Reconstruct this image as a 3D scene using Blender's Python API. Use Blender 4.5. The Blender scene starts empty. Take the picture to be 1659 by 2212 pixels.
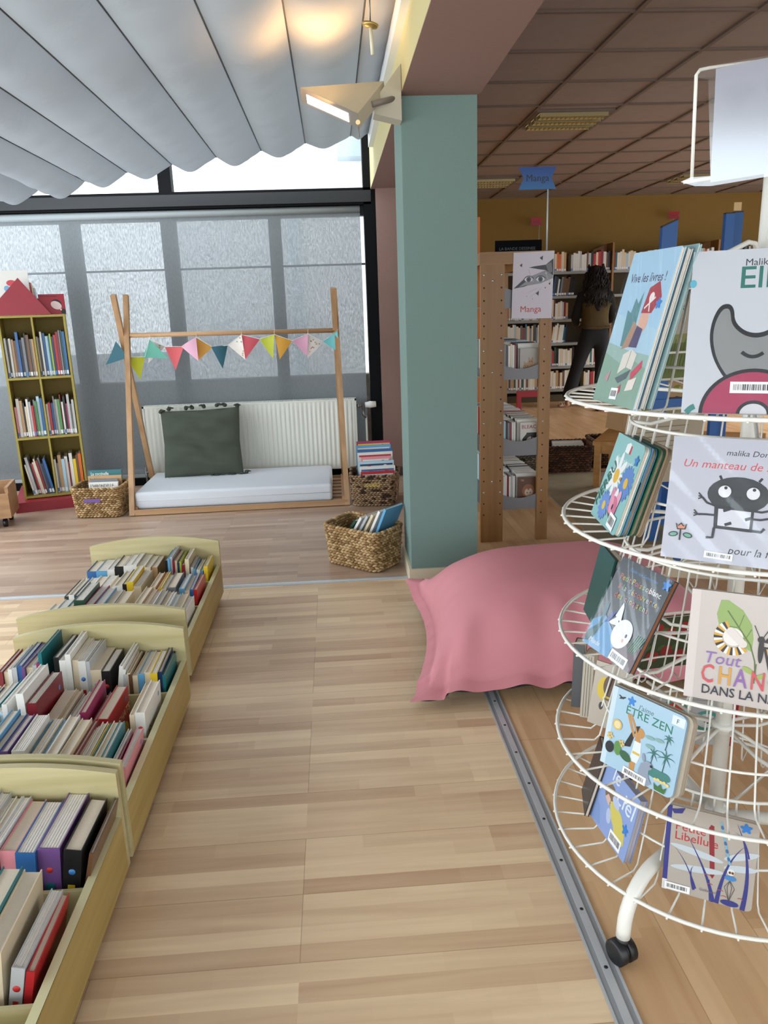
import bpy, bmesh, math, random
from mathutils import Vector, Matrix, Euler
random.seed(7)
R = math.radians
PI = math.pi
# ------------------------------------------------------------------ camera
CAM_H = 1.30
FPX = 1650.0
CX, CY = 829.5, 1106.0
EX = Vector((0.99729348, -0.04801518, 0.05567991))
EY = Vector((-0.06613334, -0.25492075, 0.96469777))
EZ = Vector((-0.03212618, -0.9657691, -0.25740621))
# image axes expressed in world space
RIGHT = Vector((EX[0], EY[0], EZ[0]))
DOWN = Vector((EX[1], EY[1], EZ[1]))
FWD = Vector((EX[2], EY[2], EZ[2]))
CAM = Vector((0, 0, CAM_H))
scene = bpy.context.scene
cd = bpy.data.cameras.new('camera')
cam = bpy.data.objects.new('camera', cd)
scene.collection.objects.link(cam)
m3 = Matrix((RIGHT, -DOWN, -FWD)).transposed()
cam.matrix_world = Matrix.Translation(CAM) @ m3.to_4x4()
cd.sensor_fit = 'VERTICAL'
cd.sensor_height = 24.0
cd.lens = 24.0 * FPX / 2212.0
cd.clip_start = 0.02
scene.camera = cam
def _ray(px, py): return RIGHT * (px - CX) + DOWN * (py - CY) + FWD * FPX
def atz(px, py, z=0.0):
    d = _ray(px, py); return CAM + d * ((z - CAM_H) / d.z)
def aty(px, py, y):
    d = _ray(px, py); return CAM + d * (y / d.y)
def atx(px, py, x):
    d = _ray(px, py); return CAM + d * (x / d.x)
# ------------------------------------------------------------------ view
vs = scene.view_settings
vs.view_transform = 'Standard'; vs.look = 'None'; vs.gamma = 1.0; vs.use_curve_mapping = False
vs.exposure = -0.08
# ------------------------------------------------------------------ world
w = bpy.data.worlds.new('overcast_sky'); scene.world = w
w.use_nodes = True
nt = w.node_tree
bg = nt.nodes['Background']
bg.inputs[0].default_value = (0.85, 0.94, 1.0, 1); bg.inputs[1].default_value = 4.2
# ------------------------------------------------------------------ window lights (daylight entering the glazed sides)
def area(name, loc, rot, sx, sy, power, colr):
    l = bpy.data.lights.new(name, 'AREA'); l.shape = 'RECTANGLE'; l.size = sx; l.size_y = sy
    l.energy = power; l.color = colr
    o = bpy.data.objects.new(name, l); scene.collection.objects.link(o)
    o.location = loc; o.rotation_euler = rot
    return o
area('daylight_left_glazing', (-3.12, 1.6, 1.15), (0, R(-90), 0), 1.7, 7.4, 95, (0.94, 0.98, 1.0))
area('daylight_rear_glazing', (-1.3, -2.30, 1.3), (R(90), 0, 0), 3.2, 2.0, 24, (1.0, 0.96, 0.90))
area('daylight_library_rear', (3.6, -2.25, 1.4), (R(90), 0, 0), 4.0, 1.8, 5, (1.0, 0.95, 0.88))
sl_ = area('daylight_library_side', (6.95, 7.3, 1.5), (0, R(60), 0), 1.4, 4.2, 95, (1.0, 0.93, 0.84)); sl_.data.spread = R(95)
# ------------------------------------------------------------------ materials
def s2l(c): return c / 12.92 if c <= 0.04045 else ((c + 0.055) / 1.055) ** 2.4
def rgb(h):
    if isinstance(h, str):
        h = h.strip('#'); h = tuple(int(h[i:i + 2], 16) for i in (0, 2, 4))
    return tuple(s2l(v / 255.0) for v in h) + (1.0,)
_m = {}
def mat(h, rough=0.6, metal=0.0, var=0.0, scale=20.0, spec=0.5, bump=0.0):
    key = (h, rough, metal, var, scale, spec, bump)
    if key in _m: return _m[key]
    m = bpy.data.materials.new('paint_' + str(h).replace('#', '')); m.use_nodes = True
    n = m.node_tree.nodes; l = m.node_tree.links
    b = n['Principled BSDF']
    b.inputs['Roughness'].default_value = rough; b.inputs['Metallic'].default_value = metal
    b.inputs['Specular IOR Level'].default_value = spec
    c = rgb(h)
    b.inputs['Base Color'].default_value = c
    if var > 0 or bump > 0:
        tc = n.new('ShaderNodeTexCoord'); no = n.new('ShaderNodeTexNoise')
        no.inputs['Scale'].default_value = scale; no.inputs['Detail'].default_value = 4
        l.new(tc.outputs['Object'], no.inputs['Vector'])
        if var > 0:
            r = n.new('ShaderNodeValToRGB')
            r.color_ramp.elements[0].position = 0.3; r.color_ramp.elements[1].position = 0.7
            r.color_ramp.elements[0].color = tuple(v * (1 - var) for v in c[:3]) + (1,)
            r.color_ramp.elements[1].color = tuple(min(1, v * (1 + var)) for v in c[:3]) + (1,)
            l.new(no.outputs['Fac'], r.inputs['Fac']); l.new(r.outputs['Color'], b.inputs['Base Color'])
        if bump > 0:
            bp = n.new('ShaderNodeBump'); bp.inputs['Strength'].default_value = bump; bp.inputs['Distance'].default_value = 0.01
            l.new(no.outputs['Fac'], bp.inputs['Height']); l.new(bp.outputs['Normal'], b.inputs['Normal'])
    _m[key] = m
    return m
def wood(h1, h2, rough=0.5, axis='Z', scale=3.0):
    key = ('wood', h1, h2, rough, axis, scale)
    if key in _m: return _m[key]
    m = bpy.data.materials.new('wood'); m.use_nodes = True
    n = m.node_tree.nodes; l = m.node_tree.links; b = n['Principled BSDF']
    b.inputs['Roughness'].default_value = rough
    tc = n.new('ShaderNodeTexCoord'); mp = n.new('ShaderNodeMapping'); no = n.new('ShaderNodeTexNoise')
    s = [30.0, 30.0, 30.0]; s['XYZ'.index(axis)] = 1.5
    mp.inputs['Scale'].default_value = [v * scale / 3 for v in s]
    no.inputs['Scale'].default_value = 1.0; no.inputs['Detail'].default_value = 6
    l.new(tc.outputs['Object'], mp.inputs['Vector']); l.new(mp.outputs['Vector'], no.inputs['Vector'])
    r = n.new('ShaderNodeValToRGB'); r.color_ramp.elements[0].position = 0.35; r.color_ramp.elements[1].position = 0.65
    r.color_ramp.elements[0].color = rgb(h1); r.color_ramp.elements[1].color = rgb(h2)
    l.new(no.outputs['Fac'], r.inputs['Fac']); l.new(r.outputs['Color'], b.inputs['Base Color'])
    _m[key] = m
    return m
def emit(h, strength):
    m = bpy.data.materials.new('glow'); m.use_nodes = True
    n = m.node_tree.nodes; l = m.node_tree.links; n.clear()
    o = n.new('ShaderNodeOutputMaterial'); e = n.new('ShaderNodeEmission')
    e.inputs[0].default_value = rgb(h); e.inputs[1].default_value = strength
    l.new(e.outputs[0], o.inputs[0]); return m
def floor_mat(name, a, b_, along='X', tint=None, rough=0.33, off=0.0):
    """three-strip laminate: thin strips, boards with a fine dark joint, stretched grain"""
    m = bpy.data.materials.new(name); m.use_nodes = True
    n = m.node_tree.nodes; l = m.node_tree.links; b = n['Principled BSDF']
    b.inputs['Roughness'].default_value = rough; b.inputs['Specular IOR Level'].default_value = 0.4
    tc = n.new('ShaderNodeTexCoord'); mp = n.new('ShaderNodeMapping')
    mp.inputs['Location'].default_value = (off, off * 0.37, 0)
    if along == 'Y': mp.inputs['Rotation'].default_value = (0, 0, R(90))
    l.new(tc.outputs['Object'], mp.inputs['Vector'])
    def brick(wd, ht, mort, c1, c2, mc, offs=0.5, freq=2):
        t = n.new('ShaderNodeTexBrick'); t.offset = offs; t.offset_frequency = freq; t.squash = 1.0
        t.inputs['Scale'].default_value = 1.0; t.inputs['Brick Width'].default_value = wd
        t.inputs['Row Height'].default_value = ht; t.inputs['Mortar Size'].default_value = mort
        t.inputs['Mortar Smooth'].default_value = 0.1; t.inputs['Bias'].default_value = 0.0
        t.inputs['Color1'].default_value = c1; t.inputs['Color2'].default_value = c2; t.inputs['Mortar'].default_value = mc
        l.new(mp.outputs['Vector'], t.inputs['Vector']); return t
    W, K = (1, 1, 1, 1), (0, 0, 0, 1)
    st = brick(0.47, 0.0480, 0.0, K, W, K, 0.37, 3)
    st2 = brick(0.37, 0.0480, 0.0, K, W, K, 0.61, 5)
    bd = brick(1.29, 0.192, 0.0010, W, W, K, 0.33, 3)
    gm = n.new('ShaderNodeMapping'); gm.inputs['Scale'].default_value = (2.2, 34, 1)
    l.new(mp.outputs['Vector'], gm.inputs['Vector'])
    g = n.new('ShaderNodeTexNoise'); g.inputs['Scale'].default_value = 1.0; g.inputs['Detail'].default_value = 6; g.inputs['Distortion'].default_value = 0.6
    l.new(gm.outputs['Vector'], g.inputs['Vector'])
    def math_(op, x, y):
        q = n.new('ShaderNodeMath'); q.operation = op
        for i, v in enumerate((x, y)):
            if isinstance(v, (int, float)): q.inputs[i].default_value = v
            else: l.new(v, q.inputs[i])
        return q.outputs[0]
    f = math_('MULTIPLY', st.outputs['Color'], 0.42)
    f = math_('ADD', f, math_('MULTIPLY', st2.outputs['Color'], 0.20))
    f = math_('ADD', f, math_('MULTIPLY', g.outputs['Fac'], 0.62))
    f = math_('SUBTRACT', f, 0.12)
    r = n.new('ShaderNodeValToRGB'); r.color_ramp.elements[0].color = rgb(a); r.color_ramp.elements[1].color = rgb(b_)
    r.color_ramp.elements[0].position = 0.1; r.color_ramp.elements[1].position = 0.85
    l.new(f, r.inputs['Fac'])
    mx = n.new('ShaderNodeMix'); mx.data_type = 'RGBA'; mx.blend_type = 'MULTIPLY'
    mr = n.new('ShaderNodeMapRange'); mr.inputs['To Min'].default_value = 0.0; mr.inputs['To Max'].default_value = 0.45
    mr.inputs['From Min'].default_value = 1.0; mr.inputs['From Max'].default_value = 0.0
    l.new(bd.outputs['Color'], mr.inputs['Value']); l.new(mr.outputs[0], mx.inputs[0])
    l.new(r.outputs['Color'], mx.inputs[6]); mx.inputs[7].default_value = (0.25, 0.17, 0.12, 1)
    l.new(mx.outputs[2], b.inputs['Base Color'])
    return m
def fabric_mat(name, h, trans, rough=0.9, transp=0.0, streak=0.0, tcol=None, wr=0.0):
    m = bpy.data.materials.new(name); m.use_nodes = True
    n = m.node_tree.nodes; l = m.node_tree.links; n.clear()
    o = n.new('ShaderNodeOutputMaterial'); d = n.new('ShaderNodeBsdfDiffuse'); t = n.new('ShaderNodeBsdfTranslucent')
    d.inputs[0].default_value = rgb(h); t.inputs[0].default_value = rgb(tcol or h)
    mx = n.new('ShaderNodeMixShader'); mx.inputs[0].default_value = trans
    l.new(d.outputs[0], mx.inputs[1]); l.new(t.outputs[0], mx.inputs[2])
    out = mx.outputs[0]
    tc = n.new('ShaderNodeTexCoord')
    if transp > 0:
        tp = n.new('ShaderNodeBsdfTransparent'); m2 = n.new('ShaderNodeMixShader'); m2.inputs[0].default_value = transp
        if streak > 0:
            mp = n.new('ShaderNodeMapping'); mp.inputs['Scale'].default_value = (170, 170, 38)
            no = n.new('ShaderNodeTexNoise'); no.inputs['Scale'].default_value = 1.0; no.inputs['Detail'].default_value = 3
            l.new(tc.outputs['Object'], mp.inputs['Vector']); l.new(mp.outputs['Vector'], no.inputs['Vector'])
            mr = n.new('ShaderNodeMapRange'); mr.inputs['From Min'].default_value = 0.3; mr.inputs['From Max'].default_value = 0.7
            mr.inputs['To Min'].default_value = max(0, transp - streak); mr.inputs['To Max'].default_value = transp + streak
            l.new(no.outputs['Fac'], mr.inputs['Value']); l.new(mr.outputs[0], m2.inputs[0])
        l.new(out, m2.inputs[1]); l.new(tp.outputs[0], m2.inputs[2]); out = m2.outputs[0]
    if wr > 0:
        no = n.new('ShaderNodeTexNoise'); no.inputs['Scale'].default_value = 3.0; no.inputs['Detail'].default_value = 6
        no.inputs['Distortion'].default_value = 1.2
        l.new(tc.outputs['Object'], no.inputs['Vector'])
        bp = n.new('ShaderNodeBump'); bp.inputs['Strength'].default_value = wr; bp.inputs['Distance'].default_value = 0.05
        l.new(no.outputs['Fac'], bp.inputs['Height']); l.new(bp.outputs['Normal'], d.inputs['Normal'])
    l.new(out, o.inputs[0]); return m
def clear_mat(name, alpha=0.25, h='#e8eef2', rough=0.08):
    m = bpy.data.materials.new(name); m.use_nodes = True
    n = m.node_tree.nodes; l = m.node_tree.links; n.clear()
    o = n.new('ShaderNodeOutputMaterial'); g = n.new('ShaderNodeBsdfGlossy'); t = n.new('ShaderNodeBsdfTransparent'); mx = n.new('ShaderNodeMixShader')
    g.inputs[0].default_value = rgb(h); g.inputs['Roughness'].default_value = rough; mx.inputs[0].default_value = alpha
    l.new(t.outputs[0], mx.inputs[1]); l.new(g.outputs[0], mx.inputs[2]); l.new(mx.outputs[0], o.inputs[0]); return m
# ------------------------------------------------------------------ object helpers
def link(o): scene.collection.objects.link(o); return o
def tag(o, label=None, cat=None, group=None, kind=None):
    if label: o['label'] = label
    if cat: o['category'] = cat
    if group: o['group'] = group
    if kind: o['kind'] = kind
    return o
def thing(name, label, cat, loc=(0, 0, 0), rotz=0.0, group=None, tilt=0.0):
    o = link(bpy.data.objects.new(name, None)); o.empty_display_size = 0.05
    o.matrix_world = Matrix.Translation(Vector(loc)) @ Matrix.Rotation(rotz, 4, 'Z') @ Matrix.Rotation(tilt, 4, 'X')
    tag(o, label, cat, group)
    return o
def world_of(o):
    mw = o.matrix_basis.copy()
    while o.parent: o = o.parent; mw = o.matrix_basis @ mw
    return mw
class MB:
    def __init__(s): s.v = []; s.f = []; s.mi = []; s.m = []; s.sm = []
    def _mat(s, m):
        if m not in s.m: s.m.append(m)
        return s.m.index(m)
    def add(s, vs_, fs, m, X=None, smooth=False):
        b = len(s.v)
        s.v += [(X @ Vector(p)) if X is not None else Vector(p) for p in vs_]
        k = s._mat(m)
        for f in fs: s.f.append([b + i for i in f]); s.mi.append(k); s.sm.append(smooth)
    def box(s, x0, x1, y0, y1, z0, z1, m, X=None):
        v = [(x0, y0, z0), (x1, y0, z0), (x1, y1, z0), (x0, y1, z0), (x0, y0, z1), (x1, y0, z1), (x1, y1, z1), (x0, y1, z1)]
        s.add(v, [(0, 3, 2, 1), (4, 5, 6, 7), (0, 1, 5, 4), (1, 2, 6, 5), (2, 3, 7, 6), (3, 0, 4, 7)], m, X)
    def rbox(s, x0, x1, y0, y1, z0, z1, m, r=0.01, n=3, X=None, smooth=True):
        bm = bmesh.new()
        bmesh.ops.create_cube(bm, size=1.0)
        for v in bm.verts: v.co = Vector(((x0 + x1) / 2 + v.co.x * (x1 - x0), (y0 + y1) / 2 + v.co.y * (y1 - y0), (z0 + z1) / 2 + v.co.z * (z1 - z0)))
        bmesh.ops.bevel(bm, geom=list(bm.edges), offset=r, segments=n, profile=0.5, affect='EDGES')
        bm.verts.ensure_lookup_table()
        s.add([v.co.copy() for v in bm.verts], [[v.index for v in f.verts] for f in bm.faces], m, X, smooth); bm.free()
    def poly(s, pts, m, X=None): s.add(pts, [list(range(len(pts)))], m, X)
    def prism(s, pts, d, m, X=None):
        """closed polygon pts (3D) extruded by vector d"""
        n = len(pts); d = Vector(d); v = [Vector(p) for p in pts] + [Vector(p) + d for p in pts]
        f = [list(range(n))[::-1], list(range(n, 2 * n))] + [(i, (i + 1) % n, n + (i + 1) % n, n + i) for i in range(n)]
        s.add(v, f, m, X)
    def tube(s, path, r, m, n=8, closed=False, X=None, caps=True):
        P = [Vector(p) for p in path]; k = len(P)
        rs = r if isinstance(r, (list, tuple)) else [r] * k
        vs_ = []; up = None
        for i, p in enumerate(P):
            if closed: t = P[(i + 1) % k] - P[i - 1]
            else: t = P[min(i + 1, k - 1)] - P[max(i - 1, 0)]
            if t.length < 1e-9: t = Vector((0, 0, 1))
            t.normalize()
            if up is None:
                up = Vector((0, 0, 1)) if abs(t.z) < 0.9 else Vector((1, 0, 0))
            a = t.cross(up)
            if a.length < 1e-6: a = t.cross(Vector((0, 1, 0.3)))
            a.normalize(); up = a.cross(t).normalized(); bb = up
            for j in range(n):
                q = 2 * PI * j / n
                vs_.append(p + (a * math.cos(q) + bb * math.sin(q)) * rs[i])
        fs = []
        for i in range(k if closed else k - 1):
            for j in range(n):
                a0 = i * n + j; a1 = i * n + (j + 1) % n; b0 = ((i + 1) % k) * n + j; b1 = ((i + 1) % k) * n + (j + 1) % n
                fs.append((a0, a1, b1, b0))
        if caps and not closed:
            fs.append(list(range(n))[::-1]); fs.append(list(range((k - 1) * n, k * n)))
        s.add(vs_, fs, m, X, True)
    def ball(s, c, rx, ry, rz, m, X=None, seg=12, ring=8, noise=0.0):
        c = Vector(c); v = [c + Vector((0, 0, rz))]
        for i in range(1, ring):
            a = PI * i / ring
            for j in range(seg):
                q = 2 * PI * j / seg; k = 1 + random.uniform(-noise, noise)
                v.append(c + Vector((rx * math.sin(a) * math.cos(q) * k, ry * math.sin(a) * math.sin(q) * k, rz * math.cos(a) * k)))
        v.append(c - Vector((0, 0, rz))); f = []
        for j in range(seg): f.append((0, 1 + j, 1 + (j + 1) % seg))
        for i in range(ring - 2):
            for j in range(seg):
                a = 1 + i * seg + j; b = 1 + i * seg + (j + 1) % seg
                f.append((a, a + seg, b + seg, b))
        e = len(v) - 1; o = 1 + (ring - 2) * seg
        for j in range(seg): f.append((o + j, e, o + (j + 1) % seg))
        s.add(v, f, m, X, True)
    def lathe(s, prof, m, X=None, n=24, smooth=True):
        v = []; k = len(prof)
        for (r, z) in prof:
            for j in range(n):
                q = 2 * PI * j / n; v.append((r * math.cos(q), r * math.sin(q), z))
        f = [(i * n + j, i * n + (j + 1) % n, (i + 1) * n + (j + 1) % n, (i + 1) * n + j) for i in range(k - 1) for j in range(n)]
        f.append(list(range(n))[::-1]); f.append(list(range((k - 1) * n, k * n)))
        s.add(v, f, m, X, smooth)
    def grid(s, fn, nu, nv, m, X=None, smooth=True, closed_u=False):
        v = [fn(i / nu, j / nv) for j in range(nv + 1) for i in range(nu + (0 if closed_u else 1))]
        k = nu if closed_u else nu + 1; f = []
        for j in range(nv):
            for i in range(nu): f.append((j * k + i, j * k + (i + 1) % k, (j + 1) * k + (i + 1) % k, (j + 1) * k + i))
        s.add(v, f, m, X, smooth)
    def text(s, body, size, m, X, align='LEFT', bold=0.0, shear=0.0, sx=1.0, ext=0.0002):
        c = bpy.data.curves.new('t', 'FONT'); c.body = body; c.size = size; c.align_x = align; c.extrude = ext
        c.offset = 0.0 if 'M' in body else min(bold * 0.35, size * 0.007); c.shear = shear; c.resolution_u = 2
        o = bpy.data.objects.new('t', c); scene.collection.objects.link(o)
        dg = bpy.context.evaluated_depsgraph_get(); me = bpy.data.meshes.new_from_object(o.evaluated_get(dg))
        S = Matrix.Diagonal((sx, 1, 1, 1))
        s.add([S @ v.co for v in me.vertices], [list(p.vertices) for p in me.polygons], m, X)
        bpy.data.objects.remove(o); bpy.data.curves.remove(c); bpy.data.meshes.remove(me)
    def build(s, name, parent=None, label=None, local=False, weld=False):
        me = bpy.data.meshes.new(name)
        inv = Matrix.Identity(4)
        if parent is not None and not local: inv = world_of(parent).inverted()
        me.from_pydata([inv @ p for p in s.v], [], s.f)
        for m in s.m: me.materials.append(m)
        me.polygons.foreach_set('material_index', s.mi); me.polygons.foreach_set('use_smooth', s.sm)
        me.update()
        bm = bmesh.new(); bm.from_mesh(me)
        if weld: bmesh.ops.remove_doubles(bm, verts=bm.verts, dist=1e-5)
        bm.to_mesh(me); bm.free()
        o = link(bpy.data.objects.new(name, me))
        if parent is not None: o.parent = parent
        if label: o['label'] = label
        return o
def rooted(mb, name, base, label, cat, group=None, rot=None):
    """a thing that is one mesh, its origin at base"""
    o = None
    X = Matrix.Translation(Vector(base)) @ (rot if rot is not None else Matrix.Identity(4))
    me = mb.build(name)
    me.data.transform(X.inverted()); me.matrix_world = X
    tag(me, label, cat, group); return me
def struct(mb, name, label, cat='structure'):
    o = mb.build(name); tag(o, label, cat, None, 'structure'); return o
ORD = ['first', 'second', 'third', 'fourth', 'fifth', 'sixth', 'seventh', 'eighth', 'ninth', 'tenth', 'eleventh', 'twelfth', 'thirteenth',
       'fourteenth', 'fifteenth', 'sixteenth', 'seventeenth', 'eighteenth', 'nineteenth', 'twentieth', 'twenty-first', 'twenty-second',
       'twenty-third', 'twenty-fourth', 'twenty-fifth', 'twenty-sixth', 'twenty-seventh', 'twenty-eighth', 'twenty-ninth', 'thirtieth']
for t in ('thirty', 'forty', 'fifty'):
    for u in ('first', 'second', 'third', 'fourth', 'fifth', 'sixth', 'seventh', 'eighth', 'ninth'): ORD.append(t + '-' + u)
    ORD.append({'thirty': 'fortieth', 'forty': 'fiftieth', 'fifty': 'sixtieth'}[t])
"""end helpers"""
# ================================================================== SETTING
FLOOR_W = floor_mat('laminate_cream', '#bd9878', '#ecd2ac', 'X', off=0.13)
FLOOR_G = floor_mat('laminate_bluish_light', '#957866', '#bda38d', 'X', off=0.71)  # greyer tone puts the bluish light of the reading corner into the laminate
FLOOR_L = floor_mat('laminate_library', '#b88f66', '#dcb98f', 'Y', off=0.35)
mb = MB(); mb.box(-3.3, 0.487, -2.6, 3.585, -0.1, 0, FLOOR_W); struct(mb, 'floor', 'pale maple laminate floor in front of the silver strip')
mb = MB(); mb.box(-3.3, 0.62, 3.585, 6.3, -0.1, 0, FLOOR_G); struct(mb, 'floor', 'laminate floor of the reading corner, its bluish light put into a greyer colour')
mb = MB(); mb.box(0.487, 7.2, -2.6, 3.585, -0.1, 0, FLOOR_L); mb.box(0.62, 7.2, 3.585, 10.8, -0.1, 0, FLOOR_L); struct(mb, 'floor', 'laminate floor of the library room with boards running away')
# thresholds
ALU = mat('#bcbec0', 0.4, 0.25); ALUd = mat('#94979a', 0.45, 0.2); SCREW = mat('#3b3b3c', 0.4, 0.6)
mb = MB()
mb.box(0.462, 0.512, -2.6, 3.49, 0, 0.003, ALUd); mb.box(0.462, 0.467, -2.6, 3.49, 0.003, 0.0045, ALU); mb.box(0.507, 0.512, -2.6, 3.49, 0.003, 0.0045, ALU)
mb.box(0.479, 0.495, -2.6, 3.49, 0.003, 0.0052, ALU)
y = -2.5
while y < 3.4:
    mb.lathe([(0.0042, 0.0052), (0.0042, 0.0058), (0.002, 0.0062)], SCREW, Matrix.Translation((0.487, y, 0)), 10); y += 0.155
struct(mb, 'trim_1', 'ribbed aluminium threshold strip with screws running away across the floor')
mb = MB(); mb.box(-3.3, 0.325, 3.565, 3.605, 0, 0.004, ALU); mb.box(-3.3, 0.325, 3.58, 3.59, 0.004, 0.006, mat('#d8dde2', 0.3, 0.6))
struct(mb, 'trim_2', 'thin silver threshold strip crossing in front of the reading corner')
# beam, pillar, stub
MAUVE = mat('#866b62', 0.8, var=0.03, scale=60); TEAL = mat('#69807a', 0.75, bump=0.15, scale=220); CREAM = mat('#c4b987', 0.8)
TEALS = TEAL
Y0P, Y1P, XL, XR = 3.50, 3.86, 0.328, 0.650
mb = MB(); ZB = 2.155
mb.box(XL, XR + 0.01, -2.6, 6.15, ZB, 3.2, CREAM)
mb.box(XL + 0.0005, XR + 0.0105, -2.6, 6.15, ZB - 0.004, ZB, MAUVE)
mb.box(XR + 0.01, XR + 0.012, -2.6, 6.15, ZB, 2.66, MAUVE)
struct(mb, 'wall_middle', 'cream and mauve beam running above the teal pillar')
mb = MB(); mb.box(XL, XR, Y0P, Y1P, 0, ZB, TEAL); struct(mb, 'wall_pillar', 'teal painted square pillar between the two rooms')
mb = MB(); BB = mat('#c9bda6', 0.6)
mb.box(XL - 0.012, XR + 0.012, Y0P - 0.012, Y1P + 0.012, 0, 0.075, BB); struct(mb, 'baseboard_pillar', 'beige skirting around the teal pillar')
mb = MB(); mb.box(0.362, 0.98, 6.0, 6.15, 0, ZB, MAUVE); struct(mb, 'wall_stub', 'mauve wall beside the black window frame')
mb = MB(); mb.box(0.362, 0.98, 5.985, 6.0, 0, 0.07, mat('#4a3c38', 0.6)); struct(mb, 'baseboard_stub', 'dark skirting at the foot of the mauve wall')
# library room
WY = mat('#87682e', 0.85, var=0.02, scale=8)
mb = MB(); mb.box(0.6, 7.2, 10.6, 10.75, 0, 2.75, WY); struct(mb, 'wall_back', 'ochre yellow back wall of the library')
mb = MB(); mb.box(0.62, 1.0, 6.15, 6.3, 0, 2.75, WY); mb.box(0.85, 1.0, 6.3, 10.6, 0, 2.75, WY); struct(mb, 'wall_left', 'ochre left wall of the library behind the pillar')
mb = MB()
for (y0, y1, z0, z1) in ((-2.6, 4.7, 0, 2.75), (9.3, 10.75, 0, 2.75), (4.7, 9.3, 0, 0.4), (4.7, 9.3, 2.1, 2.75)): mb.box(7.05, 7.2, y0, y1, z0, z1, WY)
struct(mb, 'wall_right', 'ochre right wall of the library with a wide window')
# library ceiling
CT = mat('#8f7f78', 0.9, var=0.04, scale=9); TB = mat('#6f6056', 0.7)
zc = 2.64
mb = MB(); mb.box(XR, 7.2, -2.6, 10.75, zc + 0.012, zc + 0.06, CT)
x = 1.535 - 0.6
while x < 7.2:
    mb.box(x - 0.012, x + 0.012, -2.6, 10.6, zc, zc + 0.012, TB); x += 0.605
y = 4.2 - 0.6 * 11
while y < 10.6:
    mb.box(XR, 7.05, y - 0.012, y + 0.012, zc + 0.001, zc + 0.0125, TB); y += 0.59
struct(mb, 'ceiling', 'suspended ceiling of square tiles with a metal grid')
# ceiling lights
GL = emit('#ffe2b0', 1.1); LV = mat('#a8986f', 0.35, 0.6); FRM = mat('#6e645c', 0.6)
def ceiling_light(x0, y0, lab):
    t = thing('ceiling_light', lab, 'light', ((x0 + 0.3), (y0 + 0.3), zc - 0.004), 0, None)
    a = MB(); a.box(x0 + 0.013, x0 + 0.592, y0 + 0.013, y0 + 0.578, zc - 0.003, zc + 0.011, FRM)
    a.build('frame', t)
    for k in range(3):
        yy = y0 + 0.06 + k * 0.17; q = MB()
        q.box(x0 + 0.05, x0 + 0.55, yy, yy + 0.10, zc - 0.0045, zc - 0.0035, GL); q.build('tube', t)
        g = MB()
        for j in range(15):
            xx = x0 + 0.05 + j * 0.0345
            g.prism([(xx, yy, zc - 0.005), (xx + 0.012, yy, zc - 0.005), (xx + 0.006, yy, zc - 0.03)], (0, 0.10, 0), LV)
        g.box(x0 + 0.045, x0 + 0.555, yy - 0.006, yy, zc - 0.03, zc - 0.003, LV); g.box(x0 + 0.045, x0 + 0.555, yy + 0.1, yy + 0.106, zc - 0.03, zc - 0.003, LV)
        g.build('louvre', t)
    return t
ceiling_light(1.535, 5.97, 'square louvred ceiling light nearest, above the hanging shelf sign')
ceiling_light(1.535 + 0.0, 9.51 - 0.59, 'louvred ceiling light far back beside the teal pillar')
ceiling_light(1.535 + 0.605 * 4, 9.51 - 0.59, 'louvred ceiling light far back, behind the paper sign')
# window wall (Y = 6.1)
YW = 6.10
BLK = mat('#07080b', 0.6, 0.0, spec=0.12); BLKm = mat('#101216', 0.45)
mb = MB()
bz0, bz1 = 2.05, 2.165
mb.box(-3.3, XL, YW - 0.06, YW + 0.06, bz0, bz1, BLK)            # main beam
mb.box(-3.3, XL, YW - 0.075, YW - 0.06, bz0 + 0.015, bz1 - 0.02, BLKm)
mb.box(XL - 0.055, XL + 0.033, YW - 0.06, YW + 0.06, 0, 2.9, BLK)   # right post
mb.box(-3.3, XL, YW - 0.05, YW + 0.05, 0, 0.055, BLK)            # sill
for xx in (-1.165,): mb.box(xx - 0.047, xx + 0.047, YW - 0.05, YW + 0.05, bz1, 2.9, BLK)
for xx in (-2.80,): mb.box(xx - 0.047, xx + 0.047, YW - 0.05, YW + 0.05, bz1, 2.9, BLK)
struct(mb, 'window_1', 'black window frame: beam, post and sill of the glazed front')
mb = MB()
for (a, b) in ((148, 188), (361, 393), (588, 614), ):
    x0 = aty(a, 600, 6.2).x; x1 = aty(b, 600, 6.2).x; mb.box(x0, x1, YW + 0.035, YW + 0.10, 0, bz0, BLKm)
mb.box(-2.95, -2.86, YW + 0.035, YW + 0.10, 0, bz0, BLKm)
mb.box(-3.3, 0.28, YW + 0.035, YW + 0.10, 1.98, bz0, BLKm)
mb.box(-3.3, 0.28, YW + 0.05, YW + 0.065, 1.628, 1.642, BLKm)
mb.box(-3.3, 0.28, YW + 0.035, YW + 0.10, 0.0, 0.07, BLKm)
struct(mb, 'window_2', 'dark mullions and transom showing through the blinds')
GLS = clear_mat('window_glass', 0.06)
mb = MB(); mb.box(-3.3, 0.28, YW + 0.07, YW + 0.076, 0.07, 1.98, GLS); mb.box(-3.3, 0.27, YW, YW + 0.006, bz1, 2.9, GLS); struct(mb, 'window_3', 'glass panes of the glazed front')
# outside
mb = MB(); mb.box(-14, 0.5, 6.9, 7.05, 0, 0.74, mat('#5b5148', 0.9, var=0.3, scale=12)); struct(mb, 'wall_outside', 'low brick wall outside behind the blinds')
mb = MB(); mb.box(-14, 0.55, 6.32, 30, -0.12, -0.02, mat('#8f9296', 0.9)); struct(mb, 'ground_outside', 'paved ground outside the window')
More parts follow.
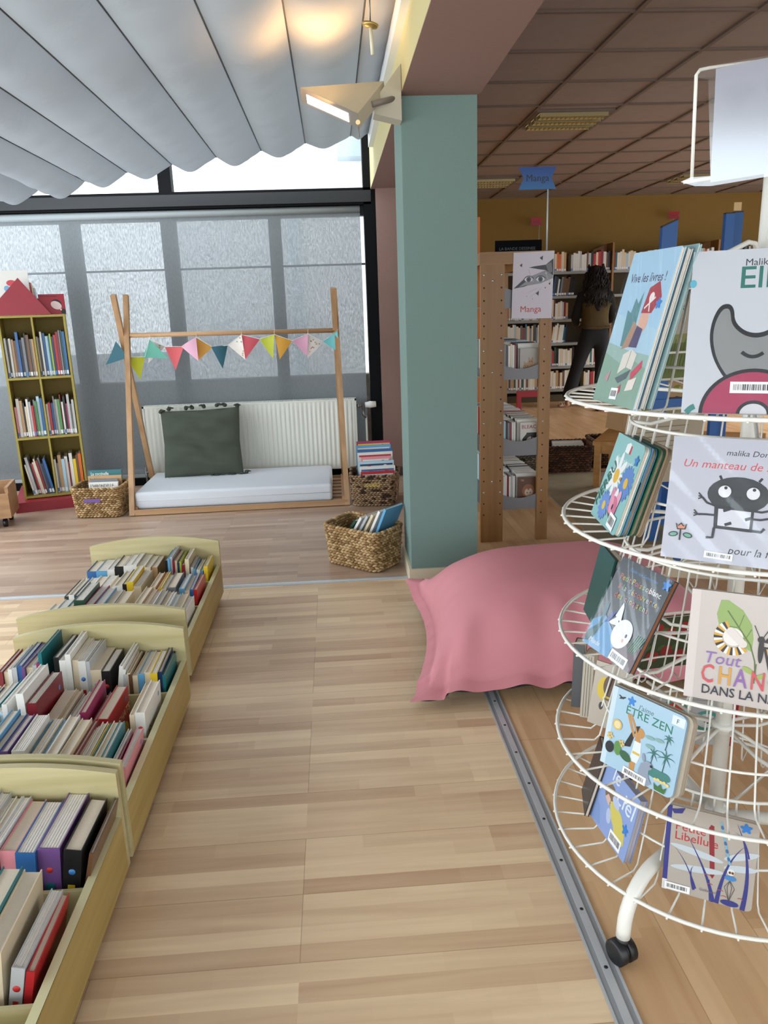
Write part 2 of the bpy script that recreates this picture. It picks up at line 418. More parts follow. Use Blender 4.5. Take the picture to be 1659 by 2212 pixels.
# outside building seen overexposed through the clerestory
OW = mat('#f5f8fa', 0.9)
mb = MB(); mb.box(-2.6, 1.5, 13.0, 13.3, 0, 5.2, OW); mb.box(-0.62, -0.45, 12.9, 13.0, 0, 5.2, mat('#dce8ee', 0.8))
mb.box(0.20, 0.75, 12.6, 13.0, 3.55, 4.25, mat('#8e9cad', 0.6)); struct(mb, 'house_outside', 'pale house wall outside above the window beam')
# blinds
BL = fabric_mat('blind_weave', '#7b8083', 0.12, transp=0.13, streak=0.085, tcol='#9aa0a6')
def blind(x0, x1, lab):
    t = thing('roller_blind', lab, 'blind', ((x0 + x1) / 2, YW - 0.02, 0.03), 0, None)
    a = MB(); a.poly([(x0, YW - 0.021, 0.085), (x1, YW - 0.021, 0.085), (x1, YW - 0.021, 2.0), (x0, YW - 0.021, 2.0)], BL); a.build('blind_fabric', t)
    b = MB(); b.tube([(x0, YW - 0.015, 2.02), (x1, YW - 0.015, 2.02)], 0.028, mat('#8f9698', 0.6), 12); b.build('roller', t)
    c = MB(); c.box(x0, x1, YW - 0.03, YW - 0.012, 0.06, 0.085, mat('#a9b0b4', 0.4)); c.build('bottom_bar', t)
blind(-3.2, -2.46, 'roller blind at the far left behind the red-roofed book tower')
blind(-2.44, 0.245, 'wide grey woven roller blind behind the radiator')
# fabric ceiling of the veranda
FB = fabric_mat('ceiling_fabric', '#87898c', 0.15, wr=0.22, tcol='#b6bcc2')
seam = [(-1.396, 1.923), (-1.152, 1.965), (-0.89, 2.002), (-0.63, 2.036), (-0.367, 2.066), (-0.108, 2.101), (0.159, 2.135), (0.275, 2.152)]
seam = [(a * 1.1304, 1.3 + (b - 1.15) * 1.1304) for a, b in seam]
dx = 0.2975; sl = 0.139
left = []
x, z = seam[0]
while x > -3.1:
    x -= dx; z -= dx * sl; left.insert(0, (x, z))
seam = left + seam
YE = 5.54
ct = thing('fabric_ceiling', 'grey fabric sunshade sagging in long strips under the glass roof', 'sunshade', (-1.4, 2.0, 1.9))
WIRE = mat('#3a3d44', 0.5)
for i in range(len(seam) - 1):
    (x0, z0), (x1, z1) = seam[i], seam[i + 1]
    sag = 0.055 * (x1 - x0) / dx if i > len(left) - 1 else 0.075
    a = MB()
    def fn(u, v, x0=x0, x1=x1, z0=z0, z1=z1, sag=sag, i=i):
        yy = YE - 8.0 * v
        s_ = sag * (1 - (2 * u - 1) ** 2) * (1 + 0.12 * math.sin(yy * 3.1 + i * 1.7) + 0.05 * math.sin(yy * 9 + i))
        wv = 0.004 * math.sin(yy * 23 + 4 * u + i) * (1 - (2 * u - 1) ** 2) + (0.012 * math.sin(yy * 31 + 7 * u) * math.exp(-v * 25) * (1 - (2 * u - 1) ** 2))
        return Vector((x0 + (x1 - x0) * u, yy, z0 + (z1 - z0) * u - s_ + wv))
    a.grid(fn, 14, 110, FB); a.build('fabric_strip', ct)
for (x, z) in seam[1:-1]:
    a = MB(); a.tube([(x, YE + 0.0, z - 0.002), (x, -2.4, z - 0.002)], 0.0035, WIRE, 6); a.build('support_wire', ct)
# white rail at the wall, with its rosette
mb = MB(); RW = mat('#dde0e0', 0.45)
mb.box(0.297, XL, -2.5, 5.56, 2.345, 2.46, RW); mb.box(0.255, 0.297, -2.5, 5.55, 2.43, 2.46, RW); struct(mb, 'trim_3', 'white rail where the fabric ceiling meets the cream wall')
# glass roof frame + left and rear glazing + eaves
def roofz(x): return 1.3 + (2.152 - 1.15) * 1.1304 + (x - 0.275 * 1.1304) * sl + 0.16
mb = MB()
for yy in (-2.4, -0.4, 1.6, 3.6, 6.05):
    mb.prism([(-3.3, yy, roofz(-3.3)), (XL, yy, roofz(XL)), (XL, yy, roofz(XL) + 0.09), (-3.3, yy, roofz(-3.3) + 0.09)], (0, 0.06, 0), BLK)
for xx in (-3.22, ): mb.box(xx - 0.04, xx + 0.04, -2.5, 6.15, roofz(xx) - 0.1, roofz(xx) + 0.1, BLK)
struct(mb, 'window_4', 'black rafters of the glass roof above the fabric')
mb = MB()
for yy in (-2.5, -0.8, 0.9, 2.6, 4.3, 6.05): mb.box(-3.27, -3.20, yy, yy + 0.07, 0, 2.1, BLK)
mb.box(-3.28, -3.2, -2.5, 6.1, 0, 0.35, mat('#cfc9bd', 0.8)); mb.box(-3.27, -3.2, -2.5, 6.1, 2.0, 2.12, BLK)
struct(mb, 'window_5', 'glazed left side of the veranda with black posts')
mb = MB()
for xx in (-3.2, -2.0, -0.8, 0.36, 7.0): mb.box(xx, xx + 0.07, -2.6, -2.52, 0, 2.6, BLK)
mb.box(-3.3, 7.2, -2.6, -2.5, 0, 0.3, mat('#cfc9bd', 0.8)); mb.box(-3.3, 7.2, -2.6, -2.5, 2.35, 3.2, CREAM)
struct(mb, 'wall_rear', 'glazed rear side behind the viewer')
"""setting done"""
# ================================================================== BOOKS
PAGE = mat('#d6c8b4', 0.85, var=0.03, scale=200); PAGEW = mat('#e2dcd4', 0.8, var=0.05, scale=90)
WHITE = mat('#e6e6e2', 0.5)
COLS = {'white': '#dcdad4', 'cream': '#d8c8ab', 'pale grey': '#b4b6b8', 'grey': '#77797c', 'black': '#1c1b1d', 'navy blue': '#1d2f52', 'blue': '#2c5f98',
        'light blue': '#5f9cc4', 'pale blue': '#a9c6d6', 'teal': '#1f6a70', 'dark green': '#24483a', 'green': '#4d8a4c', 'lime green': '#a9b83a',
        'yellow': '#e0bf2f', 'orange': '#d46a2b', 'red': '#b3262b', 'dark red': '#7c1f2a', 'pink': '#d88a92', 'purple': '#6b4a80', 'brown': '#6a4a34', 'tan': '#b8946a', 'magenta': '#9c2f5c'}
def cmat(c, rough=0.35): return mat(COLS.get(c, c), rough)
def book_geo(mb, t, d, h, cover, page=None, X=None, label=None, round_=0.0):
    """standing book: x = thickness, y = depth (spine at y=0), z = height"""
    c = min(0.0022, t * 0.18); page = page or PAGE
    mb.box(0, c, 0, d, 0, h, cover, X); mb.box(t - c, t, 0, d, 0, h, cover, X); mb.box(c, t - c, 0, c, 0, h, cover, X)
    mb.box(c, t - c, c, d - 0.003, 0.003, h - 0.003, page, X)
    if label: mb.box(t * 0.12, t * 0.88, -0.0006, 0, 0.008, 0.034, label, X)
LBL = mat('#e4e6ea', 0.5); LBLB = mat('#3f7fc4', 0.5)
def shelf_books(x0, x1, cols, mk, z, depth, hmin, hmax, lab, group, cat='book', X=None, lean=0.0, tmin=0.012, tmax=0.03, back=0.0, name='book', label=LBL, part=False):
    """row of upright books along local x, spines on -y; mk = y of spine"""
    n = len(cols); ws = [random.uniform(tmin, tmax) for _ in cols]; gap = 0.0012
    k = ((x1 - x0 - gap * n - abs(math.tan(lean)) * hmax * 0.95) * math.cos(lean) - 0.002) / sum(ws); ws = [v * k for v in ws]
    x = x0 + (abs(math.tan(lean)) * hmax * 0.95 if lean < 0 else 0)
    res = []
    for i, (c, t) in enumerate(zip(cols, ws)):
        h = random.uniform(hmin, hmax); d = depth * random.uniform(0.86, 1.0)
        a = MB(); L = lean * random.uniform(0.97, 1.03) if lean else random.uniform(-0.004, 0.004)
        T = Matrix.Translation((x + (0 if L >= 0 else 0), mk + random.uniform(0, back), z + (abs(math.sin(L)) * t if L > 0 else abs(math.sin(L)) * 0))) @ Matrix.Rotation(L, 4, 'Y')
        XX = (X @ T) if X is not None else T
        book_geo(a, t, d, h, cmat(c), PAGEW if i % 3 else PAGE, None, label if (i % 7) else LBLB)
        o = a.build(name); o.matrix_world = XX
        tag(o, lab(i, c), cat, group); res.append(o); x += t / math.cos(L) + gap
    return res
# ================================================================== BOOK BROWSER BINS
BW = wood('#ab9f72', '#bcb188', 0.45, 'X'); BWE = mat('#d6cfa4', 0.5); BW_SHADE = wood('#a0874a', '#af975a', 0.45, 'Y'); BOLT = mat('#5a5240', 0.4, 0.5)  # side panel wood is darker and more golden: their shade is in the colour
def arch(x0, x1, zl, zr, zt, zb, n=16):
    p = [(x0, zb)] + []
    for i in range(n + 1):
        u = i / n; z = zl + (zr - zl) * u + (zt - (zl + zr) / 2) * (1 - (2 * u - 1) ** 2); p.append((x0 + (x1 - x0) * u, z))
    p.append((x1, zb)); return p
def bin_(x0, x1, y0, y1, lab, ys_, ze=0.290, zt=0.324, zs=0.175, xm=None):
    t = thing('book_bin', lab, 'book bin', ((x0 + x1) / 2, y0, 0), 0, 'low wooden book bins standing in a row')
    th = 0.018
    for nm, yy in (('front_panel', y0), ('back_panel', y1 - th)):
        a = MB(); a.prism([(x, yy, z) for x, z in arch(x0, x1, ze, ze, zt, 0.035)], (0, th, 0), BW)
        for k in (x1 - 0.036, x0 + 0.036):
            yb = yy + th if nm == 'front_panel' else yy
            a.tube([(k, yb - 0.0006, 0.208), (k, yb + 0.0006, 0.208)], 0.0048, BOLT, 10)
        a.build(nm, t)
    for nm, xx in (('side_panel', x0), ('side_panel', x1 - th)):
        a = MB(); a.box(xx, xx + th, y0 + th, y1 - th, 0.035, zs, BW_SHADE); a.box(xx, xx + th, y0 + th, y1 - th, zs - 0.0015, zs + 0.0008, BWE); a.build(nm, t)
    a = MB(); a.box(x0 + th, x1 - th, y0 + th, y1 - th, 0.045, 0.057, BW); a.build('bottom_panel', t)
    if xm: 
        a = MB(); a.box(xm - 0.006, xm + 0.006, y0 + th, y1 - th, 0.057, zs - 0.004, BW); a.build('long_divider', t)
    for yy in ys_:
        if xm:
            a = MB(); a.box(xm + 0.006, x1 - th, yy - 0.005, yy + 0.005, 0.057, zs - 0.006, BW); a.build('cross_divider', t)
            a = MB(); a.box(x0 + th, xm - 0.006, yy - 0.005, yy + 0.005, 0.057, zs - 0.006, BW); a.build('cross_divider', t)
    a = MB()
    for xx in (x0 + 0.06, x1 - 0.06):
        for yy in (y0 + 0.07, y1 - 0.07): a.lathe([(0.02, 0), (0.02, 0.036)], mat('#2a2a2a', 0.5), Matrix.Translation((xx, yy, 0)), 12)
    a.build('glides', t)
    return t
bin_(-1.155, -0.571, 2.571, 3.43, 'yellowish wooden book bin farthest back, nearest the silver threshold strip', (3.20, 2.915), xm=-0.80)
bin_(-1.10, -0.545, 1.615, 2.42, 'yellowish wooden book bin in the middle of the row', (2.19, 1.925), xm=-0.925 + 0.0)
bin_(-1.10, -0.545, 0.74, 1.594, 'yellowish wooden book bin nearest the viewer, half empty', (1.355, 1.083), xm=-0.86)
# ---- books in the bins: compartment = x0,x1,y0,y1, list of (colour, thickness mm, height mm)
W_, C_, PG, G_, K_, N_, B_, LB, PB, T_, DG, GR, LG, Y_, O_, RD, DR, PK, PU, BR, TN, MG = ('white', 'cream', 'pale grey', 'grey', 'black', 'navy blue', 'blue', 'light blue', 'pale blue', 'teal', 'dark green', 'green', 'lime green', 'yellow', 'orange', 'red', 'dark red', 'pink', 'purple', 'brown', 'tan', 'magenta')
binbooks = []
def compartment(x0, x1, y0, y1, lst, place, lean=0.035, board=0.55):
    tot = sum(b[1] for b in lst) / 1000.0 * 1.04; avail = x1 - x0 - 0.012
    k = avail / tot
    x = x0 + 0.004
    i = -1
    for b in lst:
        if b[0] is None: x += b[1] / 1000.0 * k; continue
        i += 1
        c, t, h = b[0], b[1] / 1000.0 * k, b[2] / 1000.0
        d = min(y1 - y0 - 0.018, 0.205) - random.uniform(0, 0.022)
        L = (b[3] if len(b) > 3 else lean) * random.uniform(0.8, 1.1)
        yb = y0 + 0.012 + random.uniform(0, 0.012)
        o = link(bpy.data.objects.new('picture_book', None)); o.empty_display_size = 0.03
        dx_ = math.sin(abs(L)) * h * 0.25
        o.matrix_world = Matrix.Translation((x - dx_ * (1 if L > 0 else 0), yb, 0.0585 + math.sin(abs(L)) * t)) @ Matrix.Rotation(random.uniform(-0.02, 0.02), 4, 'Z') @ Matrix.Rotation(L, 4, 'Y')
        lab_ = '%s book, %s from the left, %s' % (c, ORD[i], place)
        tag(o, lab_, 'book', 'books in the ' + place)
        cv = cmat(c, 0.3); cth = 0.0024
        rad = random.random() < board
        a = MB(); a.box(0, cth, 0, d, 0, h, cv); a.box(t - cth, t, 0, d, 0, h, cv); a.box(cth, t - cth, 0, cth, 0, h, cv)
        if b[1] > 14:
            a.lathe([(min(t * 0.3, 0.007), 0), (min(t * 0.3, 0.007), 0.0004)], mat('#c8322e' if i % 2 else '#3d7fc2', 0.5), Matrix.Translation((t / 2, 0.0, h * 0.72)) @ Matrix.Rotation(R(90), 4, 'X'), 14)
            a.box(t * 0.3, t * 0.7, -0.0006, 0, h * 0.2, h * 0.55, cmat(random.choice(['red', 'blue', 'yellow', 'white', 'black', 'teal'])))
        if len(b) > 4:
            TM = Matrix(((0, 0, 1, t), (1, 0, 0, d * 0.14), (0, 1, 0, h * 0.52), (0, 0, 0, 1)))
            a.text(b[4], b[5], mat(b[6], 0.5), TM)
            a.poly([(t + 0.0004, d * 0.84 + 0.007 * math.cos(q), h * 0.84 + 0.008 * math.sin(q)) for q in [j * PI / 4 for j in range(8)]], mat('#3f86c8', 0.5))
            if b[4] == 'LES CHATS':
                a.poly([(t + 0.0004, d * 0.74 + 0.038 * math.cos(q), h * 0.20 + 0.036 * math.sin(q)) for q in [j * PI / 10 for j in range(20)]], mat('#cdbb4a', 0.5))
                for j in range(12): a.poly([(t + 0.0006, d * 0.74 + 0.026 * math.cos(j * 2.4) * (0.4 + 0.6 * (j % 3) / 2) + 0.002 * math.cos(q), h * 0.20 + 0.024 * math.sin(j * 2.4) * (0.4 + 0.6 * (j % 3) / 2) + 0.003 * math.sin(q)) for q in [g * PI / 3 for g in range(6)]], mat('#3a3020', 0.5))
        a.build('cover', o, local=True)
        pm = (PAGEW if rad else PAGE)
        a = MB()
        if rad and t > 0.010:   # thick board pages with visible gaps
            n = max(3, int(t / 0.0032)); s = (t - 2 * cth) / n
            for j in range(n): a.box(cth + j * s + 0.0002, cth + (j + 1) * s - 0.0003, cth, d - 0.002, 0.002, h - 0.0025 - 0.0006 * (j % 2), pm)
        else: a.box(cth, t - cth, cth, d - 0.003, 0.003, h - 0.004, pm)
        a.build('page_block', o, local=True)
        binbooks.append(o); x += t * 1.03
    return
F = 'front'
zt = 0
# middle bin: right column
compartment(-0.915, -0.565, 2.20, 2.40, [(K_, 12, 236), (W_, 14, 226), (W_, 12, 245), (C_, 13, 222), (W_, 17, 218), (PG, 8, 216), (C_, 24, 186), (K_, 20, 182), (None, 5), (W_, 9, 196, .2), (W_, 7, 186, .18), (PG, 9, 168, .12), (C_, 8, 170, .1), (BR, 8, 166), (C_, 12, 160), (LB, 14, 164), (C_, 14, 166), (Y_, 16, 166), (N_, 10, 168), (T_, 7, 158)], 'right-hand rear compartment of middle bin')
compartment(-0.915, -0.565, 1.935, 2.17, [(W_, 14, 258, .0), (DR, 18, 226, .02, 'Le livre', 0.055, '#e8d6cc'), (None, 6), (C_, 22, 168, .05), (C_, 10, 160), (PG, 8, 150), (C_, 10, 150), (W_, 8, 160), (C_, 8, 166), (MG, 12, 190), (None, 4), (DR, 10, 150), (RD, 22, 166, .06, 'LES CHATS', 0.036, '#e8c8a0'), (None, 34), (W_, 6, 176, .24), (C_, 10, 168), (W_, 18, 176, .05, 'album', 0.03, '#7a6a58')], 'right-hand centre compartment of middle bin')
compartment(-0.915, -0.565, 1.70, 1.915, [(LB, 16, 238, .04, 'images', 0.03, '#b98a5a'), (B_, 14, 226), (PU, 12, 224), (None, 4), (W_, 22, 222, .04, 'alyse Landing', 0.018, '#3a3a3a'), (LB, 9, 198), (C_, 13, 206), (LB, 7, 198), (W_, 18, 206, .06, 'nuit', 0.03, '#2a4a7a'), (None, 4), (C_, 18, 200), (DR, 8, 186), (C_, 7, 178), (W_, 10, 176), (Y_, 5, 174), (T_, 6, 176), (C_, 12, 180), (T_, 10, 184), (None, 3), (W_, 6, 158), (MG, 6, 152), (PK, 12, 156, .1, 'Gaspard', 0.034, '#2a2026')], 'right-hand front compartment of middle bin')
# middle bin: left column (narrow)
compartment(-1.085, -0.935, 2.20, 2.40, [(DR, 10, 200), (C_, 10, 196), (W_, 9, 205), (PG, 10, 210), (B_, 12, 214), (PU, 8, 212), (C_, 14, 206), (PG, 10, 212), (MG, 6, 220), (T_, 8, 256)], 'left-hand rear compartment of middle bin')
compartment(-1.087, -0.935, 1.935, 2.185, [(LB, 20, 185), (C_, 22, 188), (N_, 8, 190), (C_, 20, 190), (W_, 18, 196), (T_, 8, 200), (C_, 16, 196), (PB, 9, 200), (W_, 14, 228, .04)], 'left-hand centre compartment of middle bin')
compartment(-1.085, -0.935, 1.66, 1.915, [(W_, 16, 200), (C_, 16, 204), (B_, 8, 202), (PG, 12, 202), (DR, 20, 212), (C_, 12, 198), (C_, 12, 204), (LB, 10, 212)], 'left-hand front compartment of middle bin')
# far bin
compartment(-0.79, -0.592, 3.215, 3.41, [(K_, 10, 206), (LB, 8, 214), (PG, 8, 220), (DR, 7, 205), (C_, 8, 202), (N_, 7, 192), (LG, 7, 196), (DR, 12, 182), (C_, 14, 206), (None, 4), (PG, 10, 168), (LB, 8, 160), (None, 3), (W_, 12, 158), (LB, 10, 150), (None, 3), (Y_, 14, 172)], 'right-hand rear compartment of far bin')
compartment(-0.79, -0.592, 2.93, 3.19, [(C_, 14, 190), (O_, 7, 182), (Y_, 8, 184), (C_, 12, 178), (G_, 24, 182), (C_, 8, 150, .0), (LB, 14, 175), (C_, 12, 165), (B_, 9, 168), (RD, 10, 166)], 'right-hand centre compartment of far bin')
compartment(-0.79, -0.592, 2.66, 2.90, [(C_, 14, 215), (TN, 12, 210), (W_, 10, 205), (PG, 10, 200), (C_, 10, 190), (W_, 8, 195), (PB, 9, 188), (C_, 14, 180), (W_, 10, 170)], 'right-hand front compartment of far bin')
compartment(-1.13, -0.81, 3.215, 3.41, [(B_, 16, 172), (LB, 18, 175), (W_, 12, 180), (K_, 14, 190), (W_, 12, 192), (W_, 10, 196), (C_, 12, 186), (C_, 10, 180), (TN, 10, 176)], 'left-hand rear compartment of far bin')
compartment(-1.13, -0.81, 2.93, 3.19, [(K_, 8, 168), (W_, 10, 175), (N_, 7, 170), (W_, 14, 176), (W_, 16, 178), (C_, 18, 178), (C_, 16, 176), (W_, 16, 200), (K_, 8, 205), (Y_, 12, 215), (C_, 14, 195)], 'left-hand centre compartment of far bin')
compartment(-1.13, -0.81, 2.64, 2.90, [(W_, 16, 180), (PB, 14, 195), (T_, 8, 200), (W_, 14, 205), (DG, 14, 255), (MG, 12, 235), (LB, 12, 230), (PG, 12, 222), (C_, 14, 218)], 'left-hand front compartment of far bin')
# nearest bin
compartment(-0.84, -0.566, 1.365, 1.575, [(W_, 12, 216), (PG, 14, 205), (C_, 10, 195), (W_, 9, 196), (PG, 12, 200), (PK, 22, 190), (B_, 26, 188), (PU, 30, 188), (K_, 24, 188, .2), (BR, 6, 176, .3)], 'right-hand rear compartment of nearest bin', 0.1)
compartment(-0.725, -0.585, 1.095, 1.345, [(W_, 10, 200), (T_, 26, 210, .1), (C_, 24, 196, .12), (PG, 16, 160, .2), (RD, 10, 150, .22)], 'right-hand centre compartment of nearest bin', 0.1)
compartment(-1.08, -0.875, 1.365, 1.575, [(PG, 14, 196), (W_, 12, 200), (W_, 14, 210), (C_, 14, 205)], 'left-hand rear compartment of nearest bin', 0.12)
# writing on a few covers
def cover_text(o, side, txt, size, x, z, col, rot=0.0):
    pass
# ================================================================== RED-ROOFED BOOK TOWER
yaw = R(17.0)
P0 = aty(54.5, 1082, 5.42); P0 = Vector((P0.x, 5.42, 0))
TW = Matrix.Translation(P0) @ Matrix.Rotation(yaw, 4, 'Z')
YEL = mat('#9a8b40', 0.5, var=0.05, scale=30); YELd = mat('#8a7222', 0.6); REDP = mat('#8c1026', 0.4, var=0.06, scale=8)
tow = thing('book_tower', 'yellow house-shaped book tower with a red roof and red plinth', 'bookcase', P0, yaw)
Wd, Dp = 0.425, 0.30; LV_ = [0.075, 0.492, 0.905, 1.318]
a = MB(); a.box(-0.06, Wd + 0.0, -0.10, Dp + 0.24, 0, 0.07, REDP, TW); a.build('plinth', tow)
for x0 in (0.0, Wd - 0.014):
    a = MB(); a.box(x0, x0 + 0.014, 0, Dp, 0.07, 1.335, YEL, TW); a.build('side_panel', tow)
a = MB(); a.box(0.014, Wd - 0.014, Dp - 0.008, Dp, 0.07, 1.33, YELd, TW); a.build('back_panel', tow)
for z in LV_:
    a = MB(); a.box(0.014, Wd - 0.014, 0, Dp - 0.008, z, z + 0.015, YEL, TW); a.build('shelf', tow)
for i in range(3):
    a = MB(); a.box(Wd / 2 - 0.006, Wd / 2 + 0.006, 0.004, Dp - 0.008, LV_[i] + 0.015, LV_[i + 1], YEL, TW); a.build('divider', tow)
a = MB(); a.prism([(x, -0.005, z) for x, z in ((-0.07, 1.335), (Wd * 0.80, 1.335), (0.165, 1.575))], (0, 0.03, 0), REDP, TW)
a.prism([(x, Dp - 0.03, z) for x, z in ((-0.07, 1.335), (Wd * 0.80, 1.335), (0.165, 1.575))], (0, 0.03, 0), REDP, TW)
a.build('roof', tow)
rows = [
 ([W_, K_, W_, TN, BR, B_, N_, G_, K_, BR, G_, TN], [C_, K_, W_, B_, PB, T_, LG, N_, RD, DR, G_, T_, B_], 2, 0.31, 0.24),
 ([PK, W_, TN, K_, C_, W_, PG, RD, G_, GR, PB, B_], [W_, RD, B_, G_, W_, GR, DR, W_, K_, MG, PG, G_, PG], 1, 0.28, 0.21),
 ([W_, PG, K_, RD, W_, C_, DR, G_, N_, B_], [W_, G_, TN, PB, W_, DR, W_, Y_, BR, O_], 0, 0.28, 0.21)]
sh = ('top', 'middle', 'bottom')
for (lc, rc, k, hM, hm) in rows:
    nm = sh[2 - k]
    for cols, x0, x1, sd in ((lc, 0.018, Wd / 2 - 0.008, 'left'), (rc, Wd / 2 + 0.008, Wd - 0.018, 'right')):
        shelf_books(x0, x1, cols, 0.03, LV_[k] + 0.0155, 0.2, hm, hM, lambda i, c, nm=nm, sd=sd: '%s book, %s from the left, %s half, %s shelf of red-roofed tower' % (c, ORD[i], sd, nm),
            'picture books on the %s shelf of the tower, %s half' % (nm, sd), X=TW, lean=(R(-9) if k == 0 and sd == 'left' else (0.0)), tmin=0.008, tmax=0.02, back=0.02)
# things on top of the tower
def flat_book(name, lab, quad_, th, colr, group=None, art=None, cat='book'):
    pass
RB = TW @ Matrix.Translation((0.27, 0.06, 1.334)) @ Matrix.Rotation(R(-6), 4, 'X')
rb = thing('picture_book', 'red square book with a cartoon face standing at the right of the red roof', 'book', (0, 0, 0)); rb.matrix_world = RB
a = MB(); RBm = mat('#9c1a2c', 0.35)
a.box(0, 0.165, 0, 0.0025, 0, 0.135, RBm); a.box(0, 0.165, 0.0135, 0.016, 0, 0.135, RBm); a.box(0, 0.0025, 0.0025, 0.0135, 0, 0.135, RBm)
sk = mat('#d9c4c0', 0.5); kk = mat('#221a1e', 0.5)
def el(mb, cx_, cz_, rx, rz, m, y=-0.0006, rot=0.0, n=20):
    mb.poly([(cx_ + rx * math.cos(q) * math.cos(rot) - rz * math.sin(q) * math.sin(rot), y, cz_ + rx * math.cos(q) * math.sin(rot) + rz * math.sin(q) * math.cos(rot)) for q in [2 * PI * i / n for i in range(n)]], m)
el(a, 0.112, 0.072, 0.033, 0.027, kk, -0.0005, -0.5); el(a, 0.108, 0.060, 0.036, 0.026, sk, -0.0009, -0.5)
el(a, 0.15, 0.018, 0.016, 0.018, kk, -0.0005); el(a, 0.135, 0.03, 0.006, 0.006, sk, -0.0012)
a.text('le livre des gommettes', 0.0125, kk, Matrix.Translation((0.012, -0.0007, 0.118)) @ Matrix.Rotation(R(90), 4, 'X'), sx=0.95)
a.build('cover', rb, local=True)
a = MB(); a.box(0.0025, 0.162, 0.0026, 0.0134, 0.003, 0.132, PAGEW); a.build('page_block', rb, local=True)
tops = [(0.02, 0.10, 0.30, W_, 'white book standing behind the peak of the red roof', -4), (-0.14, 0.12, 0.26, PB, 'pale blue book standing behind the left slope of the red roof', 6),
        (-0.10, 0.16, 0.29, PG, 'grey-white book leaning behind the others on the red-roofed tower', 8)]
for i, (x, y, h, c, lab, rr) in enumerate(tops):
    o = thing('picture_book', lab, 'book'); o.matrix_world = TW @ Matrix.Translation((x, y, 1.334)) @ Matrix.Rotation(R(rr), 4, 'Z') @ Matrix.Rotation(R(-8), 4, 'X')
    a = MB(); cv = cmat(c); a.box(0, 0.2, 0, 0.002, 0, h, cv); a.box(0, 0.2, 0.012, 0.014, 0, h, cv); a.box(0.2 - 0.002, 0.2, 0.002, 0.012, 0, h, cv)
    if i < 2:
        el(a, 0.09, h * 0.72, 0.03, 0.02, mat('#c64a50', 0.5)); el(a, 0.06, h * 0.6, 0.018, 0.02, mat('#7aa7cc', 0.5))
    a.build('cover', o, local=True)
    a = MB(); a.box(0.002, 0.197, 0.0021, 0.0119, 0.003, h - 0.003, PAGEW); a.build('page_block', o, local=True)
for i in range(4):
    o = thing('picture_book', '%s thin book standing edge-on at the right of the white books on the tower' % (('pale', 'red-striped', 'cream', 'grey')[i]), 'book'); o.matrix_world = TW @ Matrix.Translation((0.222 + i * 0.010, 0.16, 1.334)) @ Matrix.Rotation(R(-3), 4, 'Y')
    a = MB(); book_geo(a, 0.0085, 0.13, 0.235 - i * 0.018, cmat((W_, RD, C_, PG)[i])); a.build('cover', o, local=True)
# fan of a tasselled paper ornament on the far left top is left as a folded paper flower
o = thing('paper_fan', 'folded white and dark red paper fan on the far left top of the tower', 'paper fan'); o.matrix_world = TW @ Matrix.Translation((-0.03, 0.02, 1.63))
a = MB(); 
for i in range(12):
    q0 = R(20 + i * 12); q1 = R(20 + i * 12 + 6); q2 = R(20 + i * 12 + 12); r_ = 0.085
    m_ = (WHITE, cmat(DR))[i % 3 == 1]
    for (u, v, yy0, yy1) in ((q0, q1, 0, 0.012), (q1, q2, 0.012, 0)):
        a.add([(0, 0, 0), (r_ * math.cos(u), yy0, r_ * math.sin(u)), (r_ * math.cos(v), yy1, r_ * math.sin(v)), (0, 0.0015, 0), (r_ * math.cos(u), yy0 + 0.0015, r_ * math.sin(u)), (r_ * math.cos(v), yy1 + 0.0015, r_ * math.sin(v))], [(0, 1, 2), (5, 4, 3), (1, 4, 5, 2)], m_)
a.build('pleats', o, local=True)
a = MB(); a.tube([(0, 0.006, 0), (0.0, 0.006, -0.295)], 0.003, WHITE, 8); a.build('stick', o, local=True)
# trolley corner at the far left
tr = thing('book_trolley', 'low wooden box on a black caster at the left edge', 'trolley', (-2.45, 5.05, 0))
WT = wood('#98714e', '#ab855f', 0.5, 'X')
T2 = Matrix.Translation((-2.135, 4.93, 0)) @ Matrix.Rotation(R(12), 4, 'Z')
for nm, bx in (('front_panel', (-0.62, 0, 0, 0.02, 0.065, 0.225)), ('side_panel', (-0.02, 0, 0.02, 0.27, 0.065, 0.265)), ('back_panel', (-0.62, 0, 0.27, 0.29, 0.065, 0.265)), ('bottom_panel', (-0.62, -0.02, 0.02, 0.27, 0.065, 0.08))):
    a = MB(); a.box(*bx, WT, T2); a.build(nm, tr)
for (x, y) in ((-0.05, 0.05), (-0.05, 0.24)):
    a = MB(); a.tube([(x - 0.012, y, 0.026), (x + 0.012, y, 0.026)], 0.026, mat('#151516', 0.4), 18, X=T2); a.tube([(x, y, 0.03), (x, y, 0.066)], 0.008, mat('#151516', 0.4), 8, X=T2); a.build('caster', tr)
o = MB(); book_geo(o, 0.02, 0.16, 0.17, cmat(RD), None, T2 @ Matrix.Translation((-0.16, 0.05, 0.082)) @ Matrix.Rotation(R(10), 4, 'Z')); rooted(o, 'picture_book', T2 @ Vector((-0.16, 0.05, 0.082)), 'red book poking out of the low wooden box at the left edge', 'book')
"""furniture one done"""
